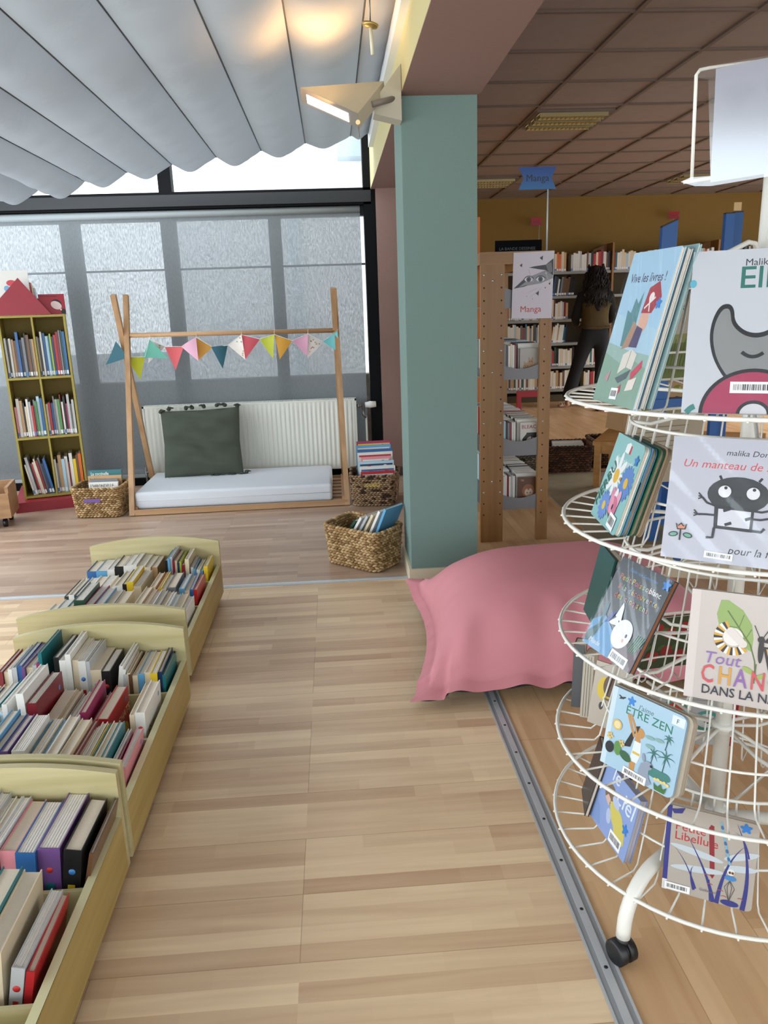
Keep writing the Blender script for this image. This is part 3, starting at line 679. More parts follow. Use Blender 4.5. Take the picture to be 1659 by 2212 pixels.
# ================================================================== RADIATOR
RAD = mat('#d6d8cf', 0.4)
rx0, rx1, ry = -1.475, 0.155, 5.93
rd = thing('radiator', 'long white ribbed panel radiator under the blind', 'radiator', ((rx0 + rx1) / 2, ry, 0.08))
rz0, rz1 = 0.10, 0.625
a = MB()
n = 46; pitch = (rx1 - rx0 - 0.05) / n
def fr(u, v):
    x = rx0 + 0.02 + (rx1 - rx0 - 0.04) * u
    f_ = ((x - rx0 - 0.02) / pitch) % 1.0
    e = min(1, v * 14, (1 - v) * 14)
    rib = 0.004 * (1 if 0.30 < f_ < 0.70 else 0 if (f_ < 0.18 or f_ > 0.82) else 0.5) * max(0, e - 0.3) / 0.7
    return Vector((x, ry - rib, rz0 + (rz1 - rz0) * v))
a.grid(fr, n * 10, 20, RAD, smooth=True)
a.build('front_plate', rd)
a = MB(); a.box(rx0, rx1, ry + 0.001, ry + 0.012, rz0, rz1, RAD); a.box(rx0, rx0 + 0.012, ry - 0.006, ry + 0.09, rz0, rz1 + 0.01, RAD); a.box(rx1 - 0.012, rx1, ry - 0.006, ry + 0.09, rz0, rz1 + 0.01, RAD)
a.box(rx0, rx1, ry - 0.006, ry + 0.012, rz1 - 0.004, rz1 + 0.010, RAD); a.box(rx0, rx1, ry + 0.08, ry + 0.092, rz0, rz1 + 0.01, RAD); a.box(rx0 + 0.012, rx1 - 0.012, ry - 0.003, ry + 0.012, rz0 - 0.008, rz0 + 0.006, RAD)
a.build('casing', rd)
a = MB(); x = rx0 + 0.012
while x < rx1 - 0.012: a.box(x, x + 0.006, ry + 0.012, ry + 0.08, rz1 - 0.01, rz1 + 0.008, RAD); x += 0.0155
a.build('top_grille', rd)
CH = mat('#7c7a76', 0.3, 0.8); KNB = mat('#dcdcd8', 0.4)
a = MB(); a.tube([(rx1, ry + 0.045, 0.575), (rx1 + 0.07, ry + 0.045, 0.578)], 0.011, CH, 12); a.tube([(rx1 + 0.02, ry + 0.045, 0.575), (rx1 + 0.02, ry + 0.0, 0.575)], 0.014, CH, 10)
a.tube([(rx1 + 0.055, ry + 0.045, 0.578), (rx1 + 0.055, ry + 0.045, 0.50), (rx1 + 0.075, ry + 0.045, 0.48)], 0.011, CH, 10); a.build('valve', rd)
a = MB(); a.tube([(rx1 + 0.07, ry + 0.045, 0.578), (rx1 + 0.10, ry + 0.045, 0.579), (rx1 + 0.105, ry + 0.045, 0.579), (rx1 + 0.155, ry + 0.045, 0.581)], [0.02, 0.024, 0.027, 0.022], KNB, 20); a.build('thermostat_knob', rd)
a = MB(); a.tube([(rx1 + 0.075, ry + 0.045, 0.49), (rx1 + 0.078, ry + 0.05, 0.0)], 0.008, RAD, 10); a.build('pipe', rd)
a = MB()
for x in (rx0 + 0.06, rx1 - 0.3): a.box(x, x + 0.03, ry + 0.03, ry + 0.06, 0.0, rz0, CH)
a.tube([(rx0 - 0.03, ry + 0.04, 0.12), (rx0 + 0.02, ry + 0.04, 0.12)], 0.012, CH, 10); a.tube([(rx0 - 0.03, ry + 0.04, 0.16), (rx0 - 0.03, ry + 0.04, 0.0)], 0.01, CH, 10)
a.build('feet', rd)
# ================================================================== TEEPEE FRAME + MATTRESS
OAK = wood('#a07c58', '#b9936c', 0.5, 'Z', 2.0); OAKX = wood('#a07c58', '#b9936c', 0.5, 'X', 2.0); OAKY = wood('#a87650', '#c4966e', 0.45, 'Y', 2.0)
te = thing('teepee_bed_frame', 'pale wooden teepee frame around the floor mattress', 'bed frame', (-0.7, 5.5, 0))
FL = Vector((-1.425, 5.085, 0)); FRt = Vector((0.040, 5.105, 0)); CROSSZ = 1.175; CY_ = 5.50
def bar(name, p, q, w_, d_, m, par):
    p, q = Vector(p), Vector(q); t = (q - p).normalized(); side = Vector((1, 0, 0)) if abs(t.x) < 0.8 else Vector((0, 0, 1))
    b = t.cross(side).normalized(); s_ = b.cross(t).normalized()
    a = MB(); a.prism([p + s_ * w_ / 2 * i + b * d_ / 2 * j for i, j in ((-1, -1), (1, -1), (1, 1), (-1, 1))], q - p, m); return a.build(name, par)
LEGT = 1.445
for (fx, fy, off) in ((FL.x, FL.y, 0), (FRt.x, FRt.y, 0)):
    xt = fx - 0.006 if fx < -1 else fx - 0.020
    for nm, y0, o_ in (('front_leg', fy, 0.017), ('back_leg', 2 * CY_ - fy, -0.018)):
        dy = (CY_ - y0) / CROSSZ
        bar(nm, (fx + (o_ if fx < -1 else o_ * 0.3), y0, 0.0), (xt + (o_ if fx < -1 else o_ * 0.3), y0 + dy * LEGT, LEGT), 0.034, 0.036, OAK, te)
a = MB(); a.tube([(FL.x + 0.005, CY_, CROSSZ + 0.002), (FRt.x - 0.018, CY_, CROSSZ - 0.012)], 0.016, OAKX, 14); a.build('top_rod', te)
bar('front_rail', (FL.x + 0.03, FL.y, 0.022), (FRt.x + 0.0, FRt.y, 0.022), 0.036, 0.022, OAKX, te)
bar('back_rail', (FL.x + 0.03, 2 * CY_ - FL.y, 0.022), (FRt.x, 2 * CY_ - FL.y, 0.022), 0.036, 0.022, OAKX, te)
for x in (FL.x + 0.04, FRt.x - 0.02): bar('side_rail', (x, FL.y + 0.02, 0.03), (x, 2 * CY_ - FL.y - 0.02, 0.03), 0.022, 0.05, OAKY, te)
for i in range(7):
    yy = 5.17 + i * 0.11; bar('slat', (FL.x + 0.05, yy, 0.024), (FRt.x - 0.03, yy, 0.024), 0.012, 0.06, OAKX, te)
MAT = mat('#cfd3da', 0.8, bump=0.1, scale=12)
mt = thing('mattress', 'white sheet-covered foam mattress inside the teepee frame', 'mattress', (-0.72, 5.4, 0.034))
a = MB(); a.rbox(-1.395, -0.055, 5.125, 5.80, 0.031, 0.150, MAT, 0.022, 4); a.build('cover', mt)
a = MB(); a.tube([(-1.38, 5.1235, 0.092), (-0.07, 5.1235, 0.092)], 0.0016, MAT, 6); a.build('seam', mt)
# ================================================================== GREEN TASSEL CUSHION
OL = mat('#434a3f', 0.9, var=0.05, scale=14, bump=0.4)
W2, H2 = 0.575, 0.50
base = Vector((-0.995, 5.60, 0.145)); TLT = R(-17)
PX = Matrix.Translation(base) @ Matrix.Rotation(R(2), 4, 'Z') @ Matrix.Rotation(TLT, 4, 'X') @ Matrix.Rotation(R(-1.0), 4, 'Y')
gp = thing('throw_cushion', 'large olive green square cushion with tassels leaning on the radiator', 'cushion'); gp.matrix_world = PX
def pil(side):
    def fn(u, v):
        a_, b_ = 2 * u - 1, 2 * v - 1
        e = max(0, (1 - abs(a_) ** 3.2)) ** 0.55 * max(0, (1 - abs(b_) ** 3.2)) ** 0.55
        w_ = 0.012 * math.sin(b_ * 9 + 2.4 * a_ + math.sin(a_ * 5)) * e + 0.007 * math.sin(b_ * 17 + a_ * 3.3) * e
        pin = 1 - 0.045 * (1 - abs(b_)) * 1.0; pin2 = 1 - 0.035 * (1 - abs(a_))
        return Vector((a_ * W2 / 2 * pin, side * (0.060 * e + (w_ if side < 0 else 0)), H2 / 2 + b_ * H2 / 2 * pin2))
    return fn
a = MB(); a.grid(pil(-1), 40, 40, OL); a.grid(pil(1), 40, 40, OL); a.build('cover', gp, local=True)
TAS = mat('#3a3f39', 0.95)
tass = [(-0.285, H2 - 0.005), (-0.225, H2 + 0.012), (-0.10, H2 + 0.010), (-0.055, H2 + 0.012), (0.03, H2 + 0.016), (0.125, H2 + 0.02), (0.185, H2 + 0.018), (0.275, H2 + 0.005),
        (-0.28, -0.005), (0.06, -0.004), (0.11, -0.006), (0.18, -0.002), (0.265, 0.0), (0.31, 0.012)]
for i, (x, z) in enumerate(tass):
    a = MB(); an = random.uniform(-1.2, 1.2) + (1.3 if z < 0.1 else 0)
    a.ball((x, -0.008, z), 0.016, 0.014, 0.014, TAS, seg=8, ring=6, noise=0.1)
    for k in range(16):
        q = an + random.uniform(-0.5, 0.5); ln = random.uniform(0.04, 0.058); yy = random.uniform(-0.022, 0.008)
        dz = ln * math.cos(q) * (0.3 if z > 0.1 else 0.15)
        a.tube([(x, -0.005, z), (x + ln * 0.5 * math.sin(q), yy - 0.004, z + dz * 0.8), (x + ln * math.sin(q), yy - 0.008, z + dz * 0.4)], [0.006, 0.0065, 0.003], TAS, 5)
    a.build('tassel', gp, local=True)
# ================================================================== BUNTING
bt = thing('bunting', 'string of coloured paper pennants tied along the wooden rod', 'bunting', (-0.7, 5.45, 1.1))
pts = [((78, 255), (67, 445), (178, 407), '#1d5464')]
C3 = lambda x, y: (200 + x / 2.37, 600 + y / 2.37)
FLG = [  # three corners in crop-3 pixels, colour, extra depth twist
 ((118, 325), (66, 446), (180, 408), '#245866', 0), ((172, 410), (268, 405), (245, 522), '#bcbf2c', 0.02), ((291, 315), (252, 408), (386, 414), '#5aa08f', 0),
 ((291, 316), (372, 352), (283, 438), '#e2ddd8', 0.05), ((370, 354), (466, 353), (424, 473), '#d9646a', 0.0), ((530, 304), (453, 352), (545, 428), '#dba9bf', 0.0),
 ((531, 306), (614, 355), (540, 425), '#dba24a', 0.03), ((607, 354), (692, 345), (667, 467), '#1f5564', 0.0), ((762, 292), (692, 345), (780, 420), '#e4ddd6', 0.0),
 ((763, 292), (857, 314), (781, 419), '#d85e6b', 0.02), ((930, 291), (853, 314), (922, 414), '#b7bf3a', 0.0), ((931, 290), (1023, 322), (957, 419), '#dda43f', 0.02),
 ((1103, 288), (1021, 322), (1097, 402), '#c793ab', 0.0), ((1105, 289), (1180, 335), (1097, 412), '#e6e0de', 0.03), ((1253, 272), (1176, 325), (1266, 386), '#68b8bb', 0.0)]
DOTC = ('#d98a6a', '#6aa58c', '#b0863c')
for k, (p, q, r_, c, tw_) in enumerate(FLG):
    Y = 5.46 + tw_
    P, Q, S_ = aty(*C3(*p), Y), aty(*C3(*q), Y + 0.012 + tw_ * 0.5), aty(*C3(*r_), Y - 0.02)
    a = MB(); nrm = (Q - P).cross(S_ - P).normalized()
    if nrm.y > 0: nrm = -nrm
    m_ = mat(c, 0.7)
    n_ = 8
    def tri(i, j):
        u, v = i / n_, j / n_
        b = P * (1 - u - v) + Q * u + S_ * v
        return b + nrm * 0.010 * math.sin(PI * (u + v * 0.5)) * (1 if k % 2 else -1)
    idx = {}; vv = []
    for i in range(n_ + 1):
        for j in range(n_ + 1 - i): idx[(i, j)] = len(vv); vv.append(tri(i, j))
    ff = []
    for i in range(n_):
        for j in range(n_ - i):
            ff.append((idx[(i, j)], idx[(i + 1, j)], idx[(i, j + 1)]))
            if i + j < n_ - 1: ff.append((idx[(i + 1, j)], idx[(i + 1, j + 1)], idx[(i, j + 1)]))
    a.add(vv, ff, m_, None, True); a.add([v - nrm * 0.0012 for v in vv], [f[::-1] for f in ff], m_, None, True)
    if c.startswith('#e') and c not in ('#e0',):
        rnd = random.Random(k)
        for _ in range(26):
            u, v = rnd.random(), rnd.random()
            if u + v > 0.92 or u < 0.06 or v < 0.06: continue
            i, j = u * n_, v * n_
            c0 = tri(i, j) + nrm * 0.0022; e1 = (Q - P).normalized(); e2 = nrm.cross(e1)
            a.poly([c0 + e1 * 0.0045 * math.cos(t_) + e2 * 0.0045 * math.sin(t_) for t_ in [2 * PI * g / 8 for g in range(8)]], mat(DOTC[_ % 3], 0.7))
    fl = a.build('pennant', bt)
st = [C3(*f) for f in ((118, 325), (178, 407), (268, 404), (291, 315), (372, 352), (462, 352), (530, 304), (612, 354), (690, 346), (762, 291), (855, 314), (930, 290), (1022, 322), (1103, 287), (1178, 327), (1253, 271))]
a = MB(); a.tube([aty(x, y, 5.462) for x, y in st], 0.0016, WHITE, 5); a.build('string', bt)
for (x, y) in ((118, 325), (291, 315), (530, 304), (762, 291), (930, 290), (1103, 287), (1253, 271)):
    p = aty(*C3(x, y), 5.462); 
    a = MB(); zr = CROSSZ - 0.006
    a.tube([p, Vector((p.x, CY_ - 0.019, zr)), Vector((p.x + 0.002, CY_, zr + 0.020)), Vector((p.x + 0.003, CY_ + 0.019, zr)), Vector((p.x + 0.002, CY_, zr - 0.020)), p], 0.0012, WHITE, 5); a.build('tie', bt)
# ================================================================== WOVEN BASKETS
def basket(corners, h, lab, cname='#9a7a50', c2='#b89a70', group='woven seagrass book baskets', hole=None, tagc=None, lod=1.0):
    """corners: four ground points in order (front-left, front-right, back-right, back-left)"""
    c = [Vector((p[0], p[1], 0)) for p in corners]; ctr = sum(c, Vector()) / 4
    t = thing('woven_basket', lab, 'basket', ctr, 0, group)
    ms = [mat(cname, 0.85), mat(c2, 0.8), mat('#7d6038' if cname == '#9a7a50' else '#3a2416', 0.9)]
    ru = 0.05
    def loop(z):
        f_ = 1.0 + 0.16 * z / h * 0.6
        pts = [ctr + (p - ctr) * f_ for p in c]; out = []
        for i in range(4):
            p, pn, pp = pts[i], pts[(i + 1) % 4], pts[i - 1]
            d0 = (pp - p).normalized(); d1 = (pn - p).normalized()
            for k in range(5):
                u = k / 4; a0 = p + d0 * ru; a1 = p + d1 * ru
                out.append((a0 * (1 - u) ** 2 + p * 2 * u * (1 - u) + a1 * u * u) + Vector((0, 0, z)))
        return out
    def resamp(pts, n):
        L = [0]
        for i in range(len(pts)): L.append(L[-1] + (pts[(i + 1) % len(pts)] - pts[i]).length)
        T = L[-1]; res = []; k = 0
        for i in range(n):
            s_ = T * i / n
            while L[k + 1] < s_: k += 1
            u = (s_ - L[k]) / max(1e-9, L[k + 1] - L[k]); p = pts[k] * (1 - u) + pts[(k + 1) % len(pts)] * u
            tg = (pts[(k + 1) % len(pts)] - pts[k]).normalized(); res.append((p, tg))
        return res, T
    rows_ = max(6, int(h / 0.0150 / lod)); a = MB(); rr = random.Random(len(lab))
    for r_ in range(rows_ + 1):
        z = 0.011 + (h - 0.015) * r_ / rows_
        _, T = resamp(loop(z), 4); n = int(T / 0.0235 / lod)
        for i, (p, tg) in enumerate(resamp(loop(z), n)[0]):
            if hole and hole(p, z): continue
            j = ((i + 0.5 * (r_ % 2)) / n * 1.0)
            p2 = p + tg * (0.0117 * lod * (r_ % 2))
            out = Vector((tg.y, -tg.x, 0))
            X = Matrix.Translation(p2) @ Matrix((tg, out, Vector((0, 0, 1)))).transposed().to_4x4()
            X = X @ Matrix.Rotation(R(18 if r_ % 2 else -18) + rr.uniform(-0.12, 0.12), 4, 'Y')
            top = r_ == rows_
            a.ball((0, 0, 0), 0.0165 * lod, (0.0088 + (0.003 if top else 0) + rr.uniform(0, 0.001)) * lod, (0.0072 + (0.001 if top else 0)) * lod, ms[rr.choice((0, 0, 1, 1, 2))], X, 6, 5)
    a.build('weave', t)
    b = MB(); lo = [p for p in loop(0.004)]; hi = loop(h - 0.008); k = len(lo)
    inn = [ctr + (Vector((p.x, p.y, 0)) - ctr) * 0.985 + Vector((0, 0, p.z)) for p in lo]; inh = [ctr + (Vector((p.x, p.y, 0)) - ctr) * 0.985 + Vector((0, 0, p.z)) for p in hi]
    b.add(inn + inh, [(i, (i + 1) % k, k + (i + 1) % k, k + i) for i in range(k)] + [list(range(k))], ms[2])
    b.build('lining', t)
    if tagc:
        p, q, z0, z1, cc = tagc; d = (Vector(q) - Vector(p)); out = Vector((d.y, -d.x, 0)).normalized() * 0.013
        g = MB(); g.prism([Vector((p[0], p[1], z0)) + out, Vector((q[0], q[1], z0)) + out, Vector((q[0], q[1], z1)) + out, Vector((p[0], p[1], z1)) + out], out.normalized() * 0.002, mat(cc, 0.5)); g.build('label_card', t)
    return t
def book_in_basket(pos, rz, tilt, w_, h_, t_, c, lab, art=None, group=None, th=0.014, cover2=None):
    o = thing('picture_book', lab, 'book'); o.matrix_world = Matrix.Translation(Vector(pos)) @ Matrix.Rotation(rz, 4, 'Z') @ Matrix.Rotation(tilt, 4, 'X')
    if group: o['group'] = group
    cv = cmat(c); a = MB(); a.box(0, w_, 0, 0.002, 0, h_, cv); a.box(0, w_, t_ - 0.002, t_, 0, h_, cv); a.box(0, 0.002, 0.002, t_ - 0.002, 0, h_, cv)
    if art: art(a, w_, h_)
    a.build('cover', o, local=True)
    a = MB(); a.box(0.002, w_ - 0.003, 0.0021, t_ - 0.0021, 0.003, h_ - 0.003, PAGEW); a.build('page_block', o, local=True)
    return o
FX = Matrix.Rotation(R(90), 4, 'X')
def at_(x, z, y=-0.0008): return Matrix.Translation((x, y, z)) @ FX
def title(txt, size, x, z, c, sx=1.0, bold=0.0006): return lambda a, w_, h_: a.text(txt, size, mat(c, 0.5), at_(x, z), bold=bold, sx=sx)
# left basket
basket([(-1.785, 5.095), (-1.485, 5.065), (-1.475, 5.33), (-1.775, 5.35)], 0.205, 'woven seagrass basket of books between the book tower and the teepee leg', tagc=((-1.71, 5.085), (-1.60, 5.075), 0.11, 0.135, '#6a4a8c'))
lb = [(5.33, 0.275, 0.235, T_, 'La coccinelle', '#f2f2e8', 'teal book at the back of the left basket'), (5.285, 0.245, 0.24, TN, 'Le hérisson', '#3b3b3b', 'tan yellow book in the left basket in front of the teal one'),
      (5.245, 0.228, 0.20, G_, '', '#333333', 'grey book in the middle of the left basket'), (5.205, 0.215, 0.21, W_, "L'HIRONDELLE", '#5a4630', 'white book with brown capitals in the left basket'),
      (5.165, 0.195, 0.20, W_, 'LA FOURMI', '#2a3050', 'white book at the front of the left basket')]
for i, (y, zt_, wd, c, tx, tc_, lab) in enumerate(lb):
    book_in_basket((-1.74 + i * 0.006 + (0.23 - wd) * 0.4, y, zt_ - 0.19 + 0.0), R(-2), R(-3), wd * 0.95, 0.19 if zt_ - 0.19 > 0.012 else zt_ - 0.012, 0.018, c, lab, title(tx, 0.032, 0.012, 0.155, tc_, 0.75) if tx else None, 'books in the left basket')
# right basket beside the radiator
basket([(0.085, 5.055), (0.352, 5.020), (0.415, 5.33), (0.10, 5.36)], 0.215, 'woven seagrass basket of books beside the right teepee leg', '#7c6246', '#93785a', tagc=((0.165, 5.045), (0.27, 5.030), 0.135, 0.165, '#b9a24a'))
rb_ = [(5.31, 0.40, 0.285, MG, 'pink-red book tallest at the back of the right basket'), (5.285, 0.375, 0.30, LB, 'light blue book at the back of the right basket'), (5.255, 0.35, 0.27, B_, 'blue book in the middle of the right basket'),
       (5.225, 0.335, 0.28, W_, 'white book in the middle of the right basket'), (5.19, 0.31, 0.20, PK, 'pink book in the right basket'), (5.155, 0.285, 0.27, PB, 'pale blue book in the right basket'),
       (5.12, 0.255, 0.25, W_, 'white book with red writing near the front of the right basket'), (5.085, 0.228, 0.23, RD, 'red-edged book at the very front of the right basket')]
for i, (y, zt_, wd, c, lab) in enumerate(rb_):
    def art(a, w_, h_, i=i):
        a.box(0.01, w_ - 0.01, -0.0006, 0, h_ - 0.03, h_ - 0.018, cmat((Y_, W_, Y_, RD, W_, N_, B_, W_)[i]))
        if i == 6: a.text('la petite', 0.03, cmat(RD), at_(0.09, h_ - 0.05))
        el(a, w_ * 0.3, h_ - 0.04, 0.018, 0.012, cmat((W_, B_, W_, B_, RD, RD, G_, W_)[i]), -0.0009); el(a, w_ * 0.75, h_ - 0.035, 0.014, 0.010, cmat((K_, W_, RD, T_, N_, W_, RD, N_)[i]), -0.0009)
    hh = 0.24 if zt_ > 0.255 else zt_ - 0.012
    book_in_basket((0.135 + (0.27 - wd) * 0.3, y, zt_ - hh), R(3), R(-4), min(wd, 0.245), hh, 0.02, c, lab, art, 'books in the right basket')
# big basket by the pillar
basket([(-0.085, 3.885), (0.165, 3.660), (0.305, 3.83), (0.055, 4.10)], 0.215, 'largest woven basket, half full, beside the foot of the teal pillar', tagc=None)
dark = MB(); dark.box(0, 0.07, -0.002, 0.0, 0, 0.022, mat('#17110c', 0.9))
bb = bpy.data.objects
lay = [(0.02, 3.93, -38, 0.200, DG, 'dark green thin book lying lowest in the big basket'), (0.050, 3.90, -34, 0.215, W_, 'white-edged book second from the left in the big basket'), (0.080, 3.885, -33, 0.225, PG, 'grey book third from the left in the big basket'),
       (0.110, 3.87, -31, 0.23, C_, 'cream book in the middle of the big basket'), (0.145, 3.845, -28, 0.25, W_, 'white book second from the right in the big basket'), (0.180, 3.82, -25, 0.26, LB, 'blue-grey book leaning at the right end of the big basket')]
BK = Matrix.Translation((0, 0, 0))
for i, (x, y, ln_, h_, c, lab) in enumerate(lay):
    o = thing('picture_book', lab, 'book', group='books leaning in the big basket')
    # local: x thickness, y depth, z height; leaning over to the left so the right cover faces up
    o.matrix_world = Matrix.Translation((x - 0.045, y - 0.01, 0.085)) @ Matrix.Rotation(R(-42), 4, 'Z') @ Matrix.Rotation(R(-ln_), 4, 'Y')
    a = MB(); cv = cmat(c); t_ = 0.014; d_ = 0.15; a.box(0, 0.002, 0, d_, 0, h_, cv); a.box(t_ - 0.002, t_, 0, d_, 0, h_, cv); a.box(0.002, t_ - 0.002, 0, 0.002, 0, h_, cv); a.build('cover', o, local=True)
    a = MB(); a.box(0.0021, t_ - 0.0021, 0.0021, d_ - 0.003, 0.003, h_ - 0.003, PAGEW); a.build('page_block', o, local=True)
# ================================================================== PINK FLOOR CUSHION
PKM = mat('#c9828a', 0.75, var=0.02, scale=3); PKD = mat('#3b3a3a', 0.9)
fc = thing('floor_cushion', 'huge pink floor cushion with a stitched hem lying against the pillar', 'floor cushion', (0.83, 2.8, 0))
ctl = {'FL': Vector((0.195, 2.275, 0)), 'FR': Vector((1.46, 2.25, 0)), 'BL': Vector((0.275, 3.25, 0)), 'BR': Vector((1.46, 3.40, 0))}
def cush(side):
    def fn(u, v):
        a_, b_ = 2 * u - 1, 2 * v - 1
        bas = ctl['FL'] * (1 - u) * (1 - v) + ctl['FR'] * u * (1 - v) + ctl['BL'] * (1 - u) * v + ctl['BR'] * u * v
        # edges pulled in between the corners
        bas.x += (0.075 * (1 - b_ * b_)) * max(0, -a_) ** 1.5 - 0.06 * (1 - b_ * b_) * max(0, a_) ** 1.5
        bas.y += (0.035 * (1 - a_ * a_)) * max(0, -b_) ** 1.5 - 0.05 * (1 - a_ * a_) * max(0, b_) ** 1.5
        da, db = (1 - abs(a_)) * 0.64, (1 - abs(b_)) * 0.56        # distance from hem in metres
        hem = 0.055
        ia = min(1, max(0, (da - hem) / 0.46)); ib = min(1, max(0, (db - hem) / 0.40))
        sh_ = lambda t: math.sqrt(max(0, 1 - (1 - t) ** 2.3))
        e = sh_(ia) * sh_(ib)
        if side > 0:
            z = 0.085 + 0.250 * e
            # pleats radiating from the hem
            pf = max(0, 1 - abs(db - hem) / 0.20) * (1 if b_ < 0 else 0.5); pl = max(0, 1 - abs(da - hem) / 0.16) * 0.5
            bas.z = z + 0.011 * pf * math.sin(a_ * 26 + 1.5 * math.sin(a_ * 7)) * (0.4 + 0.6 * min(1, ia * 3)) + 0.005 * pl * math.sin(b_ * 24)
            if db < hem or da < hem:
                o_ = max(0, hem - min(da, db)) / hem
                bas.z -= 0.030 * o_ - 0.0035 * o_ * math.sin((a_ if db < da else b_) * 30) - (0.012 * o_ if b_ > 0.75 and a_ < 0 else 0)
                if min(da, db) > hem - 0.008: bas.z -= 0.004
            if a_ < -0.85 and b_ > 0.80: bas.z += 0.05 * (b_ - 0.8) / 0.2
            if a_ < -0.80 and b_ < -0.80: bas.z -= 0.02
        else:
            z = 0.080 - 0.078 * min(1, (min(da, db) / 0.12)) ** 0.6
            if da < hem or db < hem:
                o_ = max(0, hem - min(da, db)) / hem
                z = min(z, 0.085 - 0.030 * o_ + 0.0035 * o_ * math.sin((a_ if db < da else b_) * 30) - 0.006)
                if a_ < -0.80 and b_ < -0.80: z -= 0.02
                if a_ < -0.85 and b_ > 0.80: z += 0.05 * (b_ - 0.8) / 0.2
            bas.x = 0.85 + (bas.x - 0.85) * 0.985; bas.y = 2.80 + (bas.y - 2.80) * 0.975
            bas.z = z
        return bas
    return fn
a = MB(); a.grid(cush(1), 130, 120, PKM); a.build('cover', fc)
a = MB(); a.grid(cush(-1), 80, 70, PKD); a.build('underside', fc, 'dark grey underside')
# ================================================================== WALL SCONCE
SC = mat('#a8a290', 0.5); SCd = mat('#6f6860', 0.5); SLOT = emit('#ffffff', 6.0)
ys = 3.42
sc = thing('wall_lamp', 'white triangular wall lamp with a glowing slot beside the teal pillar', 'wall lamp', (XL, ys, 2.16))
tri_ = [aty(*p, ys) for p in ((648, 190), (828, 176), (771, 246))]
dn = [aty(*p, ys - 0.16) for p in ((648, 190), (775, 247))]
# shade: shallow triangular prism, apex low and forward
A = aty(648, 189, ys - 0.03); B = aty(829, 175, ys + 0.05); Cc = aty(773, 245, ys - 0.12)
D = Vector((0.004, 0.0, -0.055))
a = MB(); a.prism([A, B, Cc], D, SC); a.prism([A - Vector((0, 0.001, 0)), Cc - Vector((0, 0.001, 0)), Cc + D - Vector((0, 0.001, 0)), A + D - Vector((0, 0.001, 0))], (0, 0.0005, 0), SCd)
E2 = (Cc - A); a.build('shade', sc)
def lerp(p, q, t): return p + (q - p) * t
nrm = (Cc - A).cross(D).normalized()
if nrm.y > 0: nrm = -nrm
f0, f1 = lerp(A, Cc, 0.11), lerp(A, Cc, 0.83)
a = MB(); a.prism([f0 + D * 0.28 + nrm * 0.0015, f1 + D * 0.28 + nrm * 0.0015, f1 + D * 0.86 + nrm * 0.0015, f0 + D * 0.86 + nrm * 0.0015], nrm * 0.003, SLOT); a.build('lit_slot', sc)
a = MB(); k = lerp(A, Cc, 0.985) + D * 0.6; a.ball(k, 0.009, 0.009, 0.009, emit('#ffd9a0', 1.2)); a.tube([k + D * 0.3, k + D * 1.0], 0.002, SCd, 6); a.build('bulb_cap', sc)
a = MB(); a.tube([lerp(B, Cc, 0.5) + D * 0.5, Vector((XL - 0.005, ys + 0.05, 2.14))], 0.012, SCd, 10); a.build('arm', sc)
P1, P2, P3 = Vector((XL - 0.002, ys + 0.02, 2.255)), Vector((XL - 0.002, ys + 0.02, 2.045)), Vector((XL - 0.115, ys + 0.02, 2.10))
a = MB(); a.prism([P1, P2, P3 + Vector((0, 0, -0.028)), P3 + Vector((0, 0, 0.02))], (0, 0.10, 0), SC); a.build('wall_mount', sc)
pl = bpy.data.lights.new('uplight', 'SPOT'); pl.energy = 34; pl.color = (1.0, 0.55, 0.20); pl.spot_size = R(150); pl.spot_blend = 1.0; pl.shadow_soft_size = 0.10
po = link(bpy.data.objects.new('uplight', pl)); po.location = (0.03, ys - 0.10, 2.10); po.rotation_euler = (R(180), R(-8), 0)
# little ceiling rosette with a hanging pin
rs = aty(800, 52, 3.0)
t = thing('ceiling_rosette', 'small brass rosette with a hanging white pin at the edge of the fabric ceiling', 'ceiling hook', (rs.x, 3.0, rs.z))
a = MB(); a.lathe([(0.030, 0.0), (0.026, -0.008), (0.010, -0.012)], mat('#b79a5c', 0.3, 0.7), Matrix.Translation(rs) @ Matrix.Rotation(R(12), 4, 'Y'), 20); a.build('plate', t)
a = MB(); a.tube([rs + Vector((0, 0, 0)), rs + Vector((0.002, 0, -0.05)), rs + Vector((0.004, 0, -0.095))], 0.006, mat('#d6d0b8', 0.4), 8); a.build('pin', t)
a = MB(); a.tube([rs + Vector((0, 0, 0.0)), rs + Vector((0, 0, 0.16))], 0.003, CH, 6); a.build('rod', t)
"""furniture two done"""
